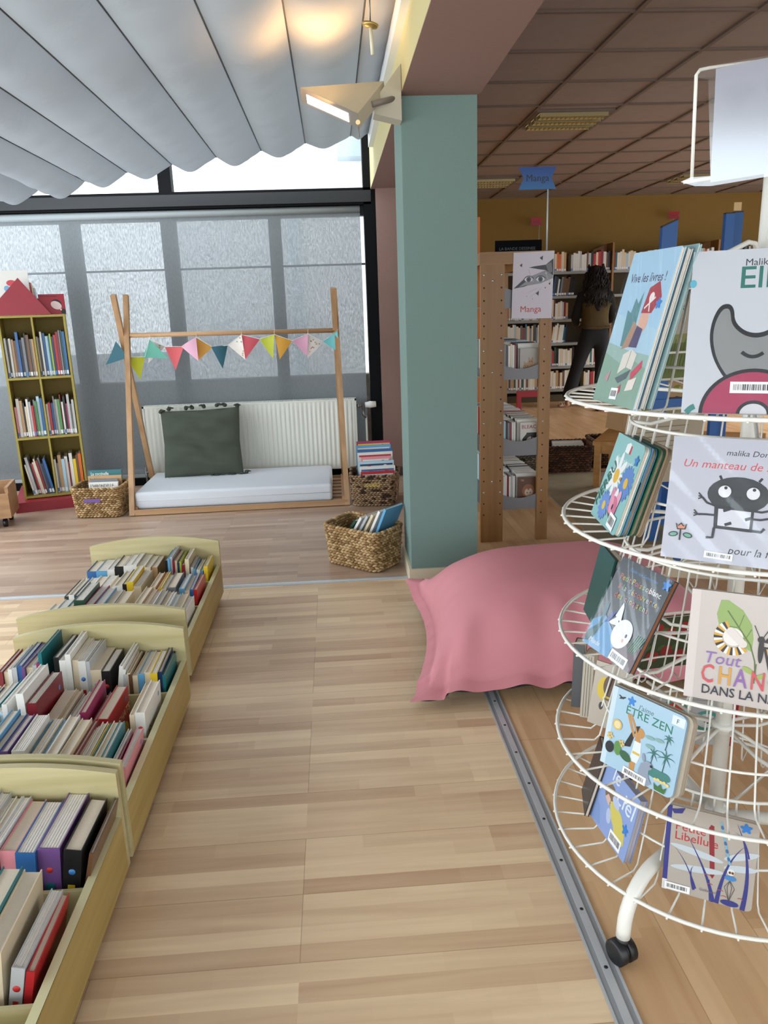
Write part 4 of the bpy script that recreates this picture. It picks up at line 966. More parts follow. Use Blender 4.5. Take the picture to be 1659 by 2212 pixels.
# ================================================================== WIRE BOOK RACK
RC = Vector((0.826, 1.472, 0)); WR = mat('#dcdad2', 0.35); TRZ = [1.112, 0.859, 0.603, 0.355, 0.142]; RR = 0.360
rk = thing('book_rack', 'white wire carousel book rack on curved legs and casters', 'book rack', RC)
a = MB(); a.tube([(RC.x, RC.y, 0.10), (RC.x, RC.y, 1.75)], 0.0165, WR, 20); a.build('pole', rk)
def ring(mb, r, z, w_, n=72): mb.tube([(RC.x + r * math.cos(2 * PI * i / n), RC.y + r * math.sin(2 * PI * i / n), z) for i in range(n)], w_, WR, 8, closed=True)
NW = 36
for k, z in enumerate(TRZ):
    a = MB(); ring(a, RR, z, 0.0042)
    tr_ = a.build('tray_ring', rk)
    a = MB()
    ch = 0.20; rb0, rt0 = 0.272, 0.228
    for i in range(NW):
        q = 2 * PI * (i + 0.5 * (k % 2)) / NW; c_, s_ = math.cos(q), math.sin(q)
        P = lambda r, zz: (RC.x + r * c_, RC.y + r * s_, zz)
        a.tube([P(RR + 0.006, z - 0.003), P(rb0 + 0.012, z - 0.008), P(rb0, z + 0.004), P(rt0, z + ch)], 0.0021, WR, 6)
    a.build('wires', tr_)
    a = MB(); ring(a, rt0 + 0.001, z + ch, 0.0034); ring(a, rb0 - 0.014, z + 0.07, 0.0028); a.build('cage_ring', tr_)
    a = MB()
    for i in range(4):
        q = PI / 4 + i * PI / 2 + k * 0.35; c_, s_ = math.cos(q), math.sin(q)
        P = lambda r, zz: (RC.x + r * c_, RC.y + r * s_, zz)
        a.tube([P(0.016, z + ch + 0.035), P(0.05, z + ch + 0.03), P(0.19, z + ch - 0.01), P(rt0, z + ch - 0.005)], 0.0042, WR, 8)
    a.tube([(RC.x, RC.y, z + ch + 0.03), (RC.x, RC.y, z + ch + 0.045)], 0.024, WR, 18); a.build('upper_spokes', tr_)
    a = MB()
    for i in range(4):
        q = PI / 4 + i * PI / 2 + k * 0.35; c_, s_ = math.cos(q), math.sin(q)
        P = lambda r, zz: (RC.x + r * c_, RC.y + r * s_, zz)
        a.tube([P(0.016, z + 0.02), P(0.10, z - 0.0), P(rb0 - 0.01, z + 0.004)], 0.0042, WR, 8)
    a.tube([(RC.x, RC.y, z + 0.01), (RC.x, RC.y, z + 0.03)], 0.023, WR, 18); a.build('lower_spokes', tr_)
# legs: front-left one ends at the caster seen at the bottom
c0 = atz(1343, 2050, 0.028); q0 = math.atan2(c0.y - RC.y, c0.x - RC.x); rl = math.hypot(c0.x - RC.x, c0.y - RC.y)
CB = mat('#141416', 0.45)
for i in range(3):
    q = q0 + i * PI * 2 / 3; c_, s_ = math.cos(q), math.sin(q)
    P = lambda r, zz, off=0.0: Vector((RC.x + r * c_ - off * s_, RC.y + r * s_ + off * c_, zz))
    path = [P(0.0, 0.150)] + [P(rl * 0.55, 0.168), P(rl * 0.72, 0.170)]
    for j in range(1, 9):
        t_ = j / 8 * PI / 2; path.append(P(rl * 0.72 + (rl * 0.27) * math.sin(t_), 0.078 + 0.092 * math.cos(t_)))
    path.append(P(rl * 0.995, 0.058))
    a = MB(); a.tube(path, 0.0145, WR, 16); lg = a.build('leg', rk)
    a = MB(); wv = P(rl, 0.026)
    ax = Vector((math.cos(q0 + 1.9 + i), math.sin(q0 + 1.9 + i), 0)) if i else Vector((0.92, 0.38, 0)).normalized()
    for s2 in (-1, 1):
        a.tube([wv + ax * 0.004 * s2, wv + ax * 0.006 * s2, wv + ax * 0.019 * s2, wv + ax * 0.0225 * s2], [0.0262, 0.0265, 0.0265, 0.021], CB, 26)
    a.tube([wv - ax * 0.004, wv + ax * 0.004], 0.022, CB, 18)
    a.tube([P(rl * 0.995, 0.035), P(rl * 0.995, 0.062)], 0.0135, CB, 14)
    a.build('caster', rk)
# hooked rods under the sign, sign frame
a = MB()
s0 = aty(1640, 530, 1.45)
a.tube([(RC.x - 0.226, RC.y + 0.03, 1.311), aty(1457, 606, 1.45), aty(1578, 543, 1.45), aty(1617, 523, 1.45), aty(1631, 526, 1.458), aty(1637, 548, 1.465)], 0.0048, WR, 8); a.build('hooked_rod', rk)
YS = 1.445
f1, f2, f3, f4 = aty(1509, 150, YS), aty(1494, 392, YS), aty(1800, 345, YS), aty(1800, 108, YS)
a = MB(); cr = aty(1502, 162, YS)
a.tube([aty(1476, 394, YS + 0.004), aty(1494, 391, YS), f3, f4, aty(1530, 147, YS), aty(1512, 151, YS), aty(1504, 162, YS), f2], 0.0030, WR, 8); a.build('sign_frame', rk)
# paper sign in plastic sleeve
sg = thing('paper_sign', 'white paper sheet in a clear plastic sleeve on the wire frame above the rack', 'sign', aty(1600, 390, YS - 0.004))
p_ = [aty(1535, 394, YS - 0.008), aty(1800, 352, YS - 0.008), aty(1805, 92, YS - 0.008), aty(1547, 149, YS - 0.008)]
a = MB(); a.prism(p_, (0, 0.0008, 0), mat('#a9adbb', 0.6, var=0.06, scale=7)); ug = (p_[1] - p_[0]).normalized(); vg = (p_[3] - p_[0]).normalized()
FNT = mat('#a3a7b5', 0.7)
for i in range(7):
    b0 = aty(1563 + i * 11, 200 - i * 2.5, YS - 0.0084); b1 = aty(1585 + i * 7, 247 - i * 8, YS - 0.0084)
    a.add([b0, b0 + ug * 0.004, b1 + ug * 0.003, b1], [(0, 1, 2, 3)], FNT)
for (x, y) in ((1575, 188), (1588, 187), (1610, 184), (1618, 183)):
    c0_ = aty(x, y, YS - 0.0084); a.poly([c0_ + ug * 0.003 * math.cos(t) + vg * 0.003 * math.sin(t) for t in [i * PI / 4 for i in range(8)]], FNT)
a.build('sheet', sg)
SLV = clear_mat('plastic_sleeve', 0.22, rough=0.15)
def sl(u, v):
    P = aty(1508 + u * 296, 146 - u * 48 + v * (251 - u * 6) + (10 * math.sin(u * 9) * v), YS - 0.0105)
    P.y += 0.002 * math.sin(u * 17 + v * 11); return P
a = MB(); 
x_ = [aty(1535, 402, YS - 0.01), aty(1800, 358, YS - 0.01), aty(1800, 95, YS - 0.01), aty(1512, 146, YS - 0.01), aty(1506, 168, YS - 0.01), aty(1530, 172, YS - 0.01)]
a.poly(x_, SLV); a.poly([aty(1470, 393, YS - 0.01), aty(1492, 383, YS - 0.01), aty(1536, 380, YS - 0.01), aty(1535, 402, YS - 0.01), aty(1500, 402, YS - 0.01)], SLV); a.build('plastic_sleeve', sg)
# ---------------------------------------------------------------- books on the rack
PLC = clear_mat('plastic_cover', 0.035, rough=0.15)
def dim(h):
    h = h.strip('#'); return '#%02x%02x%02x' % tuple(int(int(h[i:i + 2], 16) * 0.90) for i in (0, 2, 4))
class Art:
    def __init__(s, mb, w_, h_): s.mb = mb; s.w = w_; s.h = h_; s.k = 1
    def y(s): s.k += 1; return -0.00003 * s.k
    def poly(s, pts, c): yy = s.y(); s.mb.poly([(x * s.w, yy, z * s.h) for x, z in pts], mat(dim(c), 0.4))
    def ell(s, x, z, rx, rz, c, rot=0.0, n=22):
        yy = s.y(); q = R(rot); P = []
        for i in range(n):
            t = 2 * PI * i / n; u, v = rx * s.w * math.cos(t), rz * s.w * math.sin(t)
            P.append((x * s.w + u * math.cos(q) - v * math.sin(q), yy, z * s.h + u * math.sin(q) + v * math.cos(q)))
        s.mb.poly(P, mat(dim(c), 0.4))
    def line(s, pts, wd, c, taper=False):
        yy = s.y(); P = [Vector((x * s.w, 0, z * s.h)) for x, z in pts]; L, Rr = [], []
        for i, p in enumerate(P):
            t = (P[min(i + 1, len(P) - 1)] - P[max(i - 1, 0)]).normalized(); nn = Vector((-t.z, 0, t.x)) * wd * s.w / 2 * ((1 - i / (len(P) - 0.6)) if taper else 1)
            L.append((p + nn)); Rr.append((p - nn))
        v = [(q.x, yy, q.z) for q in L + Rr]; k = len(P)
        s.mb.add(v, [(i, i + 1, k + i + 1, k + i) for i in range(k - 1)], mat(dim(c), 0.4))
    def curve(s, p0, p1, p2, wd, c, taper=False, n=10):
        s.line([((1 - t) ** 2 * p0[0] + 2 * t * (1 - t) * p1[0] + t * t * p2[0], (1 - t) ** 2 * p0[1] + 2 * t * (1 - t) * p1[1] + t * t * p2[1]) for t in [i / n for i in range(n + 1)]], wd, c, taper)
    def text(s, t, x, z, size, c, rot=0.0, bold=0.0, sx=1.0, shear=0.0):
        yy = s.y(); X = Matrix.Translation((x * s.w, yy, z * s.h)) @ Matrix.Rotation(R(-rot), 4, 'Y') @ FX
        s.mb.text(t, size * s.w, mat(dim(c), 0.45), X, bold=bold, sx=sx, shear=shear, ext=0.00001)
    def barcode(s, x, z, w_, h_, rot=0.0):
        X = Matrix.Translation((x * s.w, s.y(), z * s.h)) @ Matrix.Rotation(R(-rot), 4, 'Y')
        W = w_ * s.w; H = h_ * s.w; m = mat('#e2e2e2', 0.4); k = mat('#26262a', 0.5)
        s.mb.add([(0, 0, 0), (W, 0, 0), (W, 0, H), (0, 0, H)], [(0, 1, 2, 3)], m, X)
        xx = W * 0.08; r_ = random.Random(int(x * 100 + z * 37))
        while xx < W * 0.9:
            b = W * r_.choice((0.012, 0.02, 0.03)); s.mb.add([(xx, -0.0001, H * 0.25), (xx + b, -0.0001, H * 0.25), (xx + b, -0.0001, H * 0.78), (xx, -0.0001, H * 0.78)], [(0, 1, 2, 3)], k, X); xx += b + W * r_.choice((0.012, 0.02, 0.028))
def splat(A_, x, z, r_, c='#2f7fd0'):
    for i in range(5): A_.ell(x + r_ * 0.8 * math.cos(i * 1.256 + 0.4), z + r_ * 0.8 * math.sin(i * 1.256 + 0.4) * A_.w / A_.h, r_ * 0.55, r_ * 0.35, c, i * 72 + 23, 10)
    A_.ell(x, z, r_ * 0.8, r_ * 0.8, c, 0, 12)
def rackbook(BLp, ang, tilt, w_, h_, t_, cover, lab, art=None, rounded=0.0, edge=None, boards=0, spine=None, plastic=False, name='picture_book'):
    o = thing(name, lab, 'book'); o.matrix_world = Matrix.Translation(Vector(BLp)) @ Matrix.Rotation(R(ang), 4, 'Z') @ Matrix.Rotation(R(-tilt), 4, 'X')
    cm = mat(dim(cover), 0.28); sp = mat(dim(spine), 0.35) if spine else cm
    def outline(x0, x1, z0, z1, r_):
        if r_ <= 0: return [(x0, z0), (x1, z0), (x1, z1), (x0, z1)]
        P = [(x0, z0)]
        for i in range(6): t = i / 5 * PI / 2; P.append((x1 - r_ + r_ * math.sin(t), z0 + r_ - r_ * math.cos(t)))
        for i in range(6): t = i / 5 * PI / 2; P.append((x1 - r_ + r_ * math.cos(t), z1 - r_ + r_ * math.sin(t)))
        P.append((x0, z1)); return P
    a = MB(); O = outline(0, w_, 0, h_, rounded)
    a.prism([(x, 0, z) for x, z in O], (0, 0.0018, 0), cm); a.prism([(x, t_ - 0.0018, z) for x, z in O], (0, 0.0018, 0), sp)
    a.box(0, 0.002, 0.0018, t_ - 0.0018, 0, h_, sp)
    if art: art(Art(a, w_, h_))
    a.build('cover', o, local=True)
    a = MB(); n = boards or 1; s_ = (t_ - 0.0038) / n; O2 = outline(0.002, w_ - 0.0015, 0.0015, h_ - 0.0015, rounded)
    for j in range(n): a.prism([(x, 0.0019 + j * s_ + 0.0001, z) for x, z in O2], (0, s_ - (0.0006 if n > 1 else 0.0002), 0), mat(edge, 0.7) if edge else (PAGEW if j % 2 else PAGE))
    a.build('page_block', o, local=True)
    if plastic:
        a = MB()
        def pf(u, v): return Vector((w_ * u, -0.0050 - 0.0012 * math.sin(u * 16 + v * 9) - 0.0009 * math.sin(v * 27 + u * 26), h_ * v))
        a.grid(pf, 30, 30, PLC); a.build('plastic_jacket', o, local=True)
    return o
def zr(px, py, z): return atz(px, py, z)
def lift(z): return z + 0.006
# --- Vive les livres
def art_vive(A):
    A.poly([(0, 0), (1, 0), (1, .26), (.7, .30), (.4, .27), (0, .33)], '#7fa08f'); A.poly([(0, .33), (.4, .27), (.7, .30), (1, .26), (1, .34), (.5, .36), (0, .40)], '#93b0a8')
    A.poly([(0, .6), (1, .5), (1, 1), (0, 1)], '#9fc4de')
    A.text('Vive les livres !', .10, .80, .135, '#3b2c4c', bold=0.0006, sx=.95)
    A.poly([(.30, .38), (.24, .62), (.33, .60), (.36, .70), (.44, .66), (.50, .74), (.52, .5), (.45, .38)], '#4e8288')
    A.poly([(.34, .36), (.46, .55), (.55, .52), (.50, .38)], '#a9826a')
    A.ell(.66, .55, .10, .12, '#d8a793'); A.poly([(.56, .60), (.60, .76), (.78, .80), (.90, .70), (.78, .60)], '#a32b38'); A.ell(.70, .70, .05, .05, '#e6e0dc'); A.line([(.60, .63), (.78, .70)], .02, '#e6e0dc'); A.line([(.72, .61), (.66, .70)], .02, '#e6e0dc')
    A.poly([(.50, .38), (.56, .52), (.70, .50), (.68, .38)], '#473a63'); A.poly([(.42, .20), (.44, .33), (.60, .37), (.74, .34), (.72, .24), (.58, .25)], '#d8d3c8'); A.line([(.58, .25), (.60, .36)], .012, '#8b8578')
    A.poly([(.40, .17), (.70, .24), (.66, .18), (.5, .14)], '#4c5a60')
    A.poly([(.72, .22), (.90, .31), (.92, .26), (.76, .17)], '#c23b55'); A.poly([(.70, .10), (.72, .17), (.88, .2), (.86, .12)], '#e2d9cf'); A.poly([(.46, .08), (.58, .14), (.60, .09), (.50, .04)], '#b23340'); A.poly([(.14, .16), (.26, .22), (.24, .14)], '#b98a94')
    A.barcode(.40, .03, .16, .12, 3); splat(A, .88, .66, .045)
rackbook(zr(1280, 862, lift(TRZ[0])), -85.8, 15, 0.172, 0.275, 0.008, '#a7c9dc', 'picture book Vive les livres with a pirate-hatted child on the top tray', art_vive, plastic=True)
rackbook(zr(1280, 862, lift(TRZ[0])) + Vector((0.012, 0.0, 0)), -85.0, 15, 0.168, 0.272, 0.009, '#bcc4c4', 'pale book standing directly behind the pirate book on the top tray', None, boards=3)
rackbook(zr(1280, 862, lift(TRZ[0])) + Vector((0.024, 0.002, 0)), -84.5, 15, 0.175, 0.278, 0.006, '#8fb3b8', 'grey-blue book third in the pile behind the pirate book on the top tray', None)
# --- Elle
def smooth(P, k=2):
    for _ in range(k):
        Q = []
        for i in range(len(P)):
            a_, b_ = P[i], P[(i + 1) % len(P)]; Q += [(a_[0] * .75 + b_[0] * .25, a_[1] * .75 + b_[1] * .25), (a_[0] * .25 + b_[0] * .75, a_[1] * .25 + b_[1] * .75)]
        P = Q
    return P
def art_elle(A):
    K = '#24262a'
    A.text('Malika Doray', .30, .90, .060, '#2f3338', bold=0.0004); A.text('Elle', .27, .765, .19, '#2c7368', bold=0.0016, sx=1.06)
    body = [(.10, .30), (.045, .44), (.05, .56), (.10, .66), (.17, .675), (.21, .64), (.22, .56), (.30, .50), (.40, .485), (.50, .52), (.58, .60), (.62, .66), (.68, .65), (.70, .56), (.68, .40), (.62, .28), (.5, .14), (.25, .14)]
    def grow(P, d): cx_ = sum(p[0] for p in P) / len(P); cz_ = sum(p[1] for p in P) / len(P); return [((x - cx_) * d + cx_, (z - cz_) * d + cz_) for x, z in P]
    mp = lambda P: [(.095 + .78 * x, z) for x, z in P]
    A.poly(mp(smooth(body)), K)
    inner = [(.125, .30), (.07, .44), (.075, .55), (.12, .635), (.165, .645), (.185, .62), (.20, .54), (.29, .475), (.40, .455), (.52, .495), (.60, .58), (.63, .63), (.66, .62), (.675, .55), (.655, .40), (.60, .30), (.48, .16), (.27, .16)]
    A.poly(mp(smooth(inner)), '#8b8e8f')
    A.curve((.32, .375), (.38, .32), (.44, .37), .022, K); A.curve((.53, .37), (.575, .32), (.62, .375), .022, K)
    N = 26; out = [(.40 + .30 * math.cos(PI * i / N), .0 + .275 * math.sin(PI * i / N)) for i in range(N + 1)]; A.poly(out, K)
    A.poly([(.40 + .278 * math.cos(PI * i / N), .0 + .253 * math.sin(PI * i / N)) for i in range(N + 1)], '#a93a5c')
    A.poly([(.41 + .095 * math.cos(PI * i / N), .0 + .082 * math.sin(PI * i / N)) for i in range(N + 1)], K); A.poly([(.41 + .075 * math.cos(PI * i / N), .0 + .062 * math.sin(PI * i / N)) for i in range(N + 1)], '#d4d4d8')
    A.barcode(.27, .125, .23, .07, 0); A.curve((.03, .0), (.05, .03), (.075, .04), .035, '#3f8580')
    A.ell(.012, .80, .02, .025, '#5fb0c8')
rackbook(zr(1471, 891, lift(TRZ[0])), -27.5, 15.5, 0.262, 0.265, 0.010, '#c9ccd4', 'large white book titled Elle with a grey horned creature on the top tray', art_elle, plastic=True)
# --- J'explore le jardin
def art_jardin(A):
    def flower(x, z, r_, c, cc, n=9, rx=.30, st=0):
        for i in range(n): q = 360 / n * i + st; A.ell(x + r_ * .6 * math.cos(R(q)), z + r_ * .6 * math.sin(R(q)) * A.w / A.h, r_ * .48, r_ * rx * .62, c, q, 12)
        A.ell(x, z, r_ * .32, r_ * .32, cc)
    A.text("J'explore le jardin", .25, .72, .095, '#e9f4f2', sx=.85); A.poly([(.42, .84), (.42, .93), (.52, .96), (.62, .93), (.62, .84)], '#eef2f2'); A.poly([(.56, .84), (.62, .84), (.62, .93), (.57, .94)], '#c03344')
    A.line([(.46, .45), (.40, .30)], .02, '#2b6a58'); flower(.42, .56, .27, '#eef2f4', '#e2b63a', 8); flower(.80, .55, .20, '#5a86c9', '#e2b63a', 16, .3); A.line([(.72, .40), (.66, .28), (.58, .24)], .015, '#2b5a58')
    flower(.36, .20, .17, '#6a8fd4', '#e2c04a', 14, .3); A.text('HERBU', .10, .12, .20, '#2f6f5e', 66, bold=0.0012)
    for i, (dx_, c) in enumerate(((-.08, '#d78aa6'), (.0, '#efe9ee'), (.08, '#e4a8bd'))): A.ell(.66 + dx_, .32, .07, .15, c, -dx_ * 220)
    A.ell(.66, .25, .14, .13, '#cf6f92'); A.ell(.60, .27, .06, .12, '#e59ab3', 15); A.ell(.66, .25, .025, .035, '#2a2024'); A.poly([(.55, .18), (.66, .11), (.80, .18), (.66, .16)], '#245a44')
    splat(A, .90, .82, .05); A.barcode(.66, .04, .24, .17, -5); A.ell(.60, .56, .035, .02, '#c9a23a', 20)
zq = lift(TRZ[1])
rackbook(zr(1276, 1109, zq), -94.3, 17, 0.172, 0.180, 0.012, '#8ec3c4', 'turquoise board book with daisies and a pink tulip on the second tray', art_jardin, rounded=0.012, boards=2)
for i, (c, lab) in enumerate((('#4f86a6', 'blue-topped board book directly behind the daisy book on the second tray'), ('#2a6a4c', 'green board book in the middle of the pile behind the daisy book'), ('#b79f84', 'tan board book last in the pile behind the daisy book'))):
    rackbook(zr(1276, 1109, zq) + Vector((0.0135 + i * 0.011, -0.006 - 0.004 * i, 0)), -94.3 + i * 0.6, 17, 0.172, 0.176, 0.0095, c, lab, (lambda A: (A.poly([(0, .7), (1, .62), (1, 1), (0, 1)], '#6a90b8'), A.poly([(0, .3), (1, .3), (1, .62), (0, .7)], '#3b2f2a'))) if i == 0 else None, rounded=0.014, boards=3, edge='#a08e78')
# --- Un manteau de ... pour la fourmi
def art_manteau(A):
    K = '#2b2d30'
    A.text('malika Doray', .385, .865, .060, K, shear=.2, sx=1.05); A.text('Un manteau de soie', .085, .755, .085, '#cf4a4a', shear=.25, sx=1.06); A.text('pour la fourmi', .47, .085, .080, K, shear=.25)
    A.line([(.36, .70), (.375, .67)], .018, K); A.line([(.65, .70), (.63, .67)], .018, K)
    A.ell(.50, .555, .215, .135, '#34373a'); A.ell(.50, .50, .16, .08, '#34373a')
    for x in (.405, .60): A.ell(x, .575, .060, .060, K); A.ell(x, .575, .045, .045, '#e2e3e6'); A.ell(x + .005, .605, .012, .012, K)
    A.ell(.485, .535, .010, .014, K); A.ell(.515, .535, .010, .014, K); A.line([(.47, .52), (.50, .51), (.53, .52)], .008, K)
    A.poly([(.345, .465), (.62, .455), (.62, .27), (.355, .275)], K); A.poly([(.375, .435), (.60, .43), (.60, .295), (.38, .30)], '#d3d4dc')
    for (x, z) in ((.41, .42), (.565, .365), (.43, .31)): A.line([(x, z), (x + .045, z + .02)], .022, K)
    for P in ([(.35, .455), (.29, .475), (.255, .515)], [(.35, .38), (.29, .38), (.235, .375)], [(.61, .44), (.67, .435), (.715, .45)], [(.61, .375), (.67, .375), (.72, .39)]):
        A.line(P, .016, K); x, z = P[-1]
        for d_ in (-.025, 0, .025): A.line([(x, z), (x + (.03 if x > .5 else -.03), z + d_ + .01)], .010, K)
    A.line([(.36, .28), (.355, .20), (.31, .195)], .020, K); A.line([(.60, .285), (.68, .28), (.70, .31)], .020, K)
    A.line([(.125, .24), (.125, .15)], .012, K); A.poly([(.085, .29), (.105, .27), (.125, .295), (.145, .27), (.170, .29), (.16, .24), (.10, .235)], K); A.poly([(.097, .277), (.108, .262), (.125, .283), (.142, .262), (.158, .277), (.152, .247), (.105, .245)], '#d98a6c')
    for x, r_ in ((.075, 12), (.18, -12)): A.ell(x, .195, .035, .020, K, r_); A.ell(x, .195, .026, .013, '#6fa890', r_)
    A.barcode(.31, .035, .20, .05, -2)
rackbook(zr(1426.5, 1201, lift(TRZ[1])), -34, 16.5, 0.225, 0.212, 0.010, '#bfc0cc', 'white book with a black ant in a coat on the second tray', art_manteau, plastic=True)
# --- Petit Poisson blanc
def art_poisson(A):
    A.text('Guido van Genechten', .22, .895, .062, '#4f86c4', shear=.2)
    cols = ['#c46a5a', '#d3a24a', '#8fb45a', '#b9bdb9', '#c9857a', '#8aa0c4', '#d3b85a', '#c46a8a']
    def rainbow(t, x, z, size):
        for i, ch_ in enumerate(t):
            if ch_ != ' ': A.text(ch_, x, z, size, cols[i % 8], bold=0.0008)
            x += size * (.33 if ch_ in 'itl' else .56) * (.5 if ch_ == ' ' else 1)
    rainbow('Petit Poisson', .11, .78, .105); A.text('blanc', .70, .78, .105, '#eef0f0', bold=0.0008)
    rainbow('à la découverte', .16, .685, .105); rainbow('des cinq sens', .17, .59, .105)
    A.poly([(0, 0), (.56, 0), (.58, .12), (.52, .22), (.36, .30), (.18, .38), (0, .26)], '#5f97c4'); A.poly([(0, .13), (.10, .22), (.22, .30), (.18, .16), (.12, .05), (.0, .02)], '#2e5a62')
    A.poly([(.56, 0), (1, 0), (1, .26), (.80, .27), (.62, .20), (.54, .10)], '#66535a')
    A.curve((.12, .16), (.20, .30), (.14, .50), .05, '#3a6470'); 
    for i in range(4): A.ell(.26 + .02 * i, .33 + .035 * i, .05, .018, '#3f4f98', 40)
    A.ell(.60, .29, .17, .19, '#eceef0', -20); A.poly([(.36, .42), (.50, .38), (.44, .54), (.40, .58)], '#eceef0'); A.poly([(.34, .32), (.48, .34), (.42, .44), (.30, .33)], '#eceef0')
    A.ell(.68, .30, .035, .045, '#ffffff'); A.ell(.685, .295, .02, .026, '#2a3550'); A.ell(.66, .235, .022, .022, '#e5b0ae')
    for i in range(5): A.curve((.80 + .03 * i, .18), (.84 + .03 * i, .28), (.86 + .035 * i, .37), .014, '#4d8a6a')
    A.text('Mijade', .10, .05, .085, '#e6eef4', bold=0.0008, shear=.2); A.barcode(.56, -.005 + .015, .33, .13, -2); splat(A, .93, .93, .055)
rackbook(zr(1259, 1384, lift(TRZ[2])), -76, 27, 0.163, 0.197, 0.012, '#3f464e', 'dark book with a white fish and rainbow lettering on the third tray', art_poisson, edge='#8f5a3c', plastic=True)
rackbook(zr(1272, 1335, lift(TRZ[2])) + Vector((0.004, 0.052, 0.0)), -96, 12, 0.125, 0.165, 0.004, '#16504e', 'dark teal book half hidden behind the white fish book on the third tray', None)
rackbook(zr(1272, 1335, lift(TRZ[2])) + Vector((0.012, 0.048, 0.0)), -94, 12, 0.125, 0.160, 0.018, '#b8ac98', 'beige thick book between the teal book and the white fish book', lambda A: A.ell(.15, .82, .06, .08, '#c05a60'), boards=4)
# --- Tout change dans la nature
def art_change(A):
    A.poly([(0, 0), (.075, 0), (.075, 1), (0, 1)], '#d2c9c4')
    leaf = [(.24, .93), (.30, .935), (.42, .86), (.50, .74), (.52, .62), (.515, .50), (.44, .53), (.33, .60), (.24, .70), (.215, .80)]
    A.poly(leaf, '#8fa860'); A.line([(.30, .84), (.40, .70), (.50, .56), (.545, .42), (.56, .28)], .012, '#5b6f38')
    for (p, q) in (((.40, .70), (.29, .70)), ((.46, .61), (.35, .61)), ((.40, .70), (.43, .82)), ((.46, .61), (.50, .70))): A.line([p, q], .006, '#5b6f38')
    A.ell(.36, .61, .08, .08, '#e8e2dc')
    N = 22
    for i in range(N):
        q = R(110 + i * 9.6); c = ('#d7a33a', '#2b2427', '#e8e6e0')[i % 3]; r0, r1 = .085, .155
        d_ = R(9.6); A.poly([(.36 + r * math.cos(t), .60 + r * math.sin(t) * A.w / A.h) for r, t in ((r0, q), (r1, q), (r1, q + d_), (r0, q + d_))], c)
    for i in range(5): A.ell(.34 + .025 * i, .66 - .025 * i, .035, .035, '#ddd3cd')
    A.poly([(.60, .60), (.72, .78), (.86, .86), (.99, .84), (.98, .60), (.80, .57)], '#2b2427'); A.poly([(.63, .61), (.74, .76), (.86, .82), (.96, .80), (.95, .62), (.80, .59)], '#cf5a44')
    A.line([(.62, .61), (.95, .75)], .010, '#2b2427'); A.line([(.62, .61), (.85, .82)], .010, '#2b2427')
    A.poly([(.60, .56), (.96, .56), (.94, .40), (.80, .30), (.66, .33)], '#2b2427'); A.poly([(.625, .545), (.94, .545), (.92, .42), (.80, .335), (.68, .355)], '#d8a94a'); A.ell(.80, .455, .12, .10, '#8c5aa0')
    A.ell(.585, .53, .022, .12, '#2b2427'); A.ell(.58, .62, .028, .028, '#2b2427'); A.line([(.57, .63), (.52, .74)], .007, '#2b2427'); A.line([(.59, .63), (.64, .73)], .007, '#2b2427')
    A.ell(.50, .33, .05, .022, '#9aae58', -30); A.ell(.60, .29, .045, .02, '#9aae58', 30); A.line([(.56, .40), (.555, .22)], .008, '#5b6f38')
    A.text('Tout', .135, .345, .15, '#8c6ab0', shear=.2)
    x = .125
    for ch_, c, st in (('C', '#cf4f58', .155), ('H', '#d39a3c', .145), ('A', '#8c62a8', .14), ('N', '#cf4f58', .15), ('G', '#d39a3c', .15), ('E', '#4f8f7c', .12)): A.text(ch_, x, .165, .235, c, bold=0.0012, sx=.68); x += st * .90
    A.text('DANS LA NATURE', .14, .060, .115, '#27263a', bold=0.0005, sx=.9)
rackbook(zr(1476, 1502, lift(TRZ[2])), -30, 8.5, 0.200, 0.197, 0.011, '#c4bab4', 'beige book with a leaf, a striped caterpillar and a butterfly on the third tray', art_change)
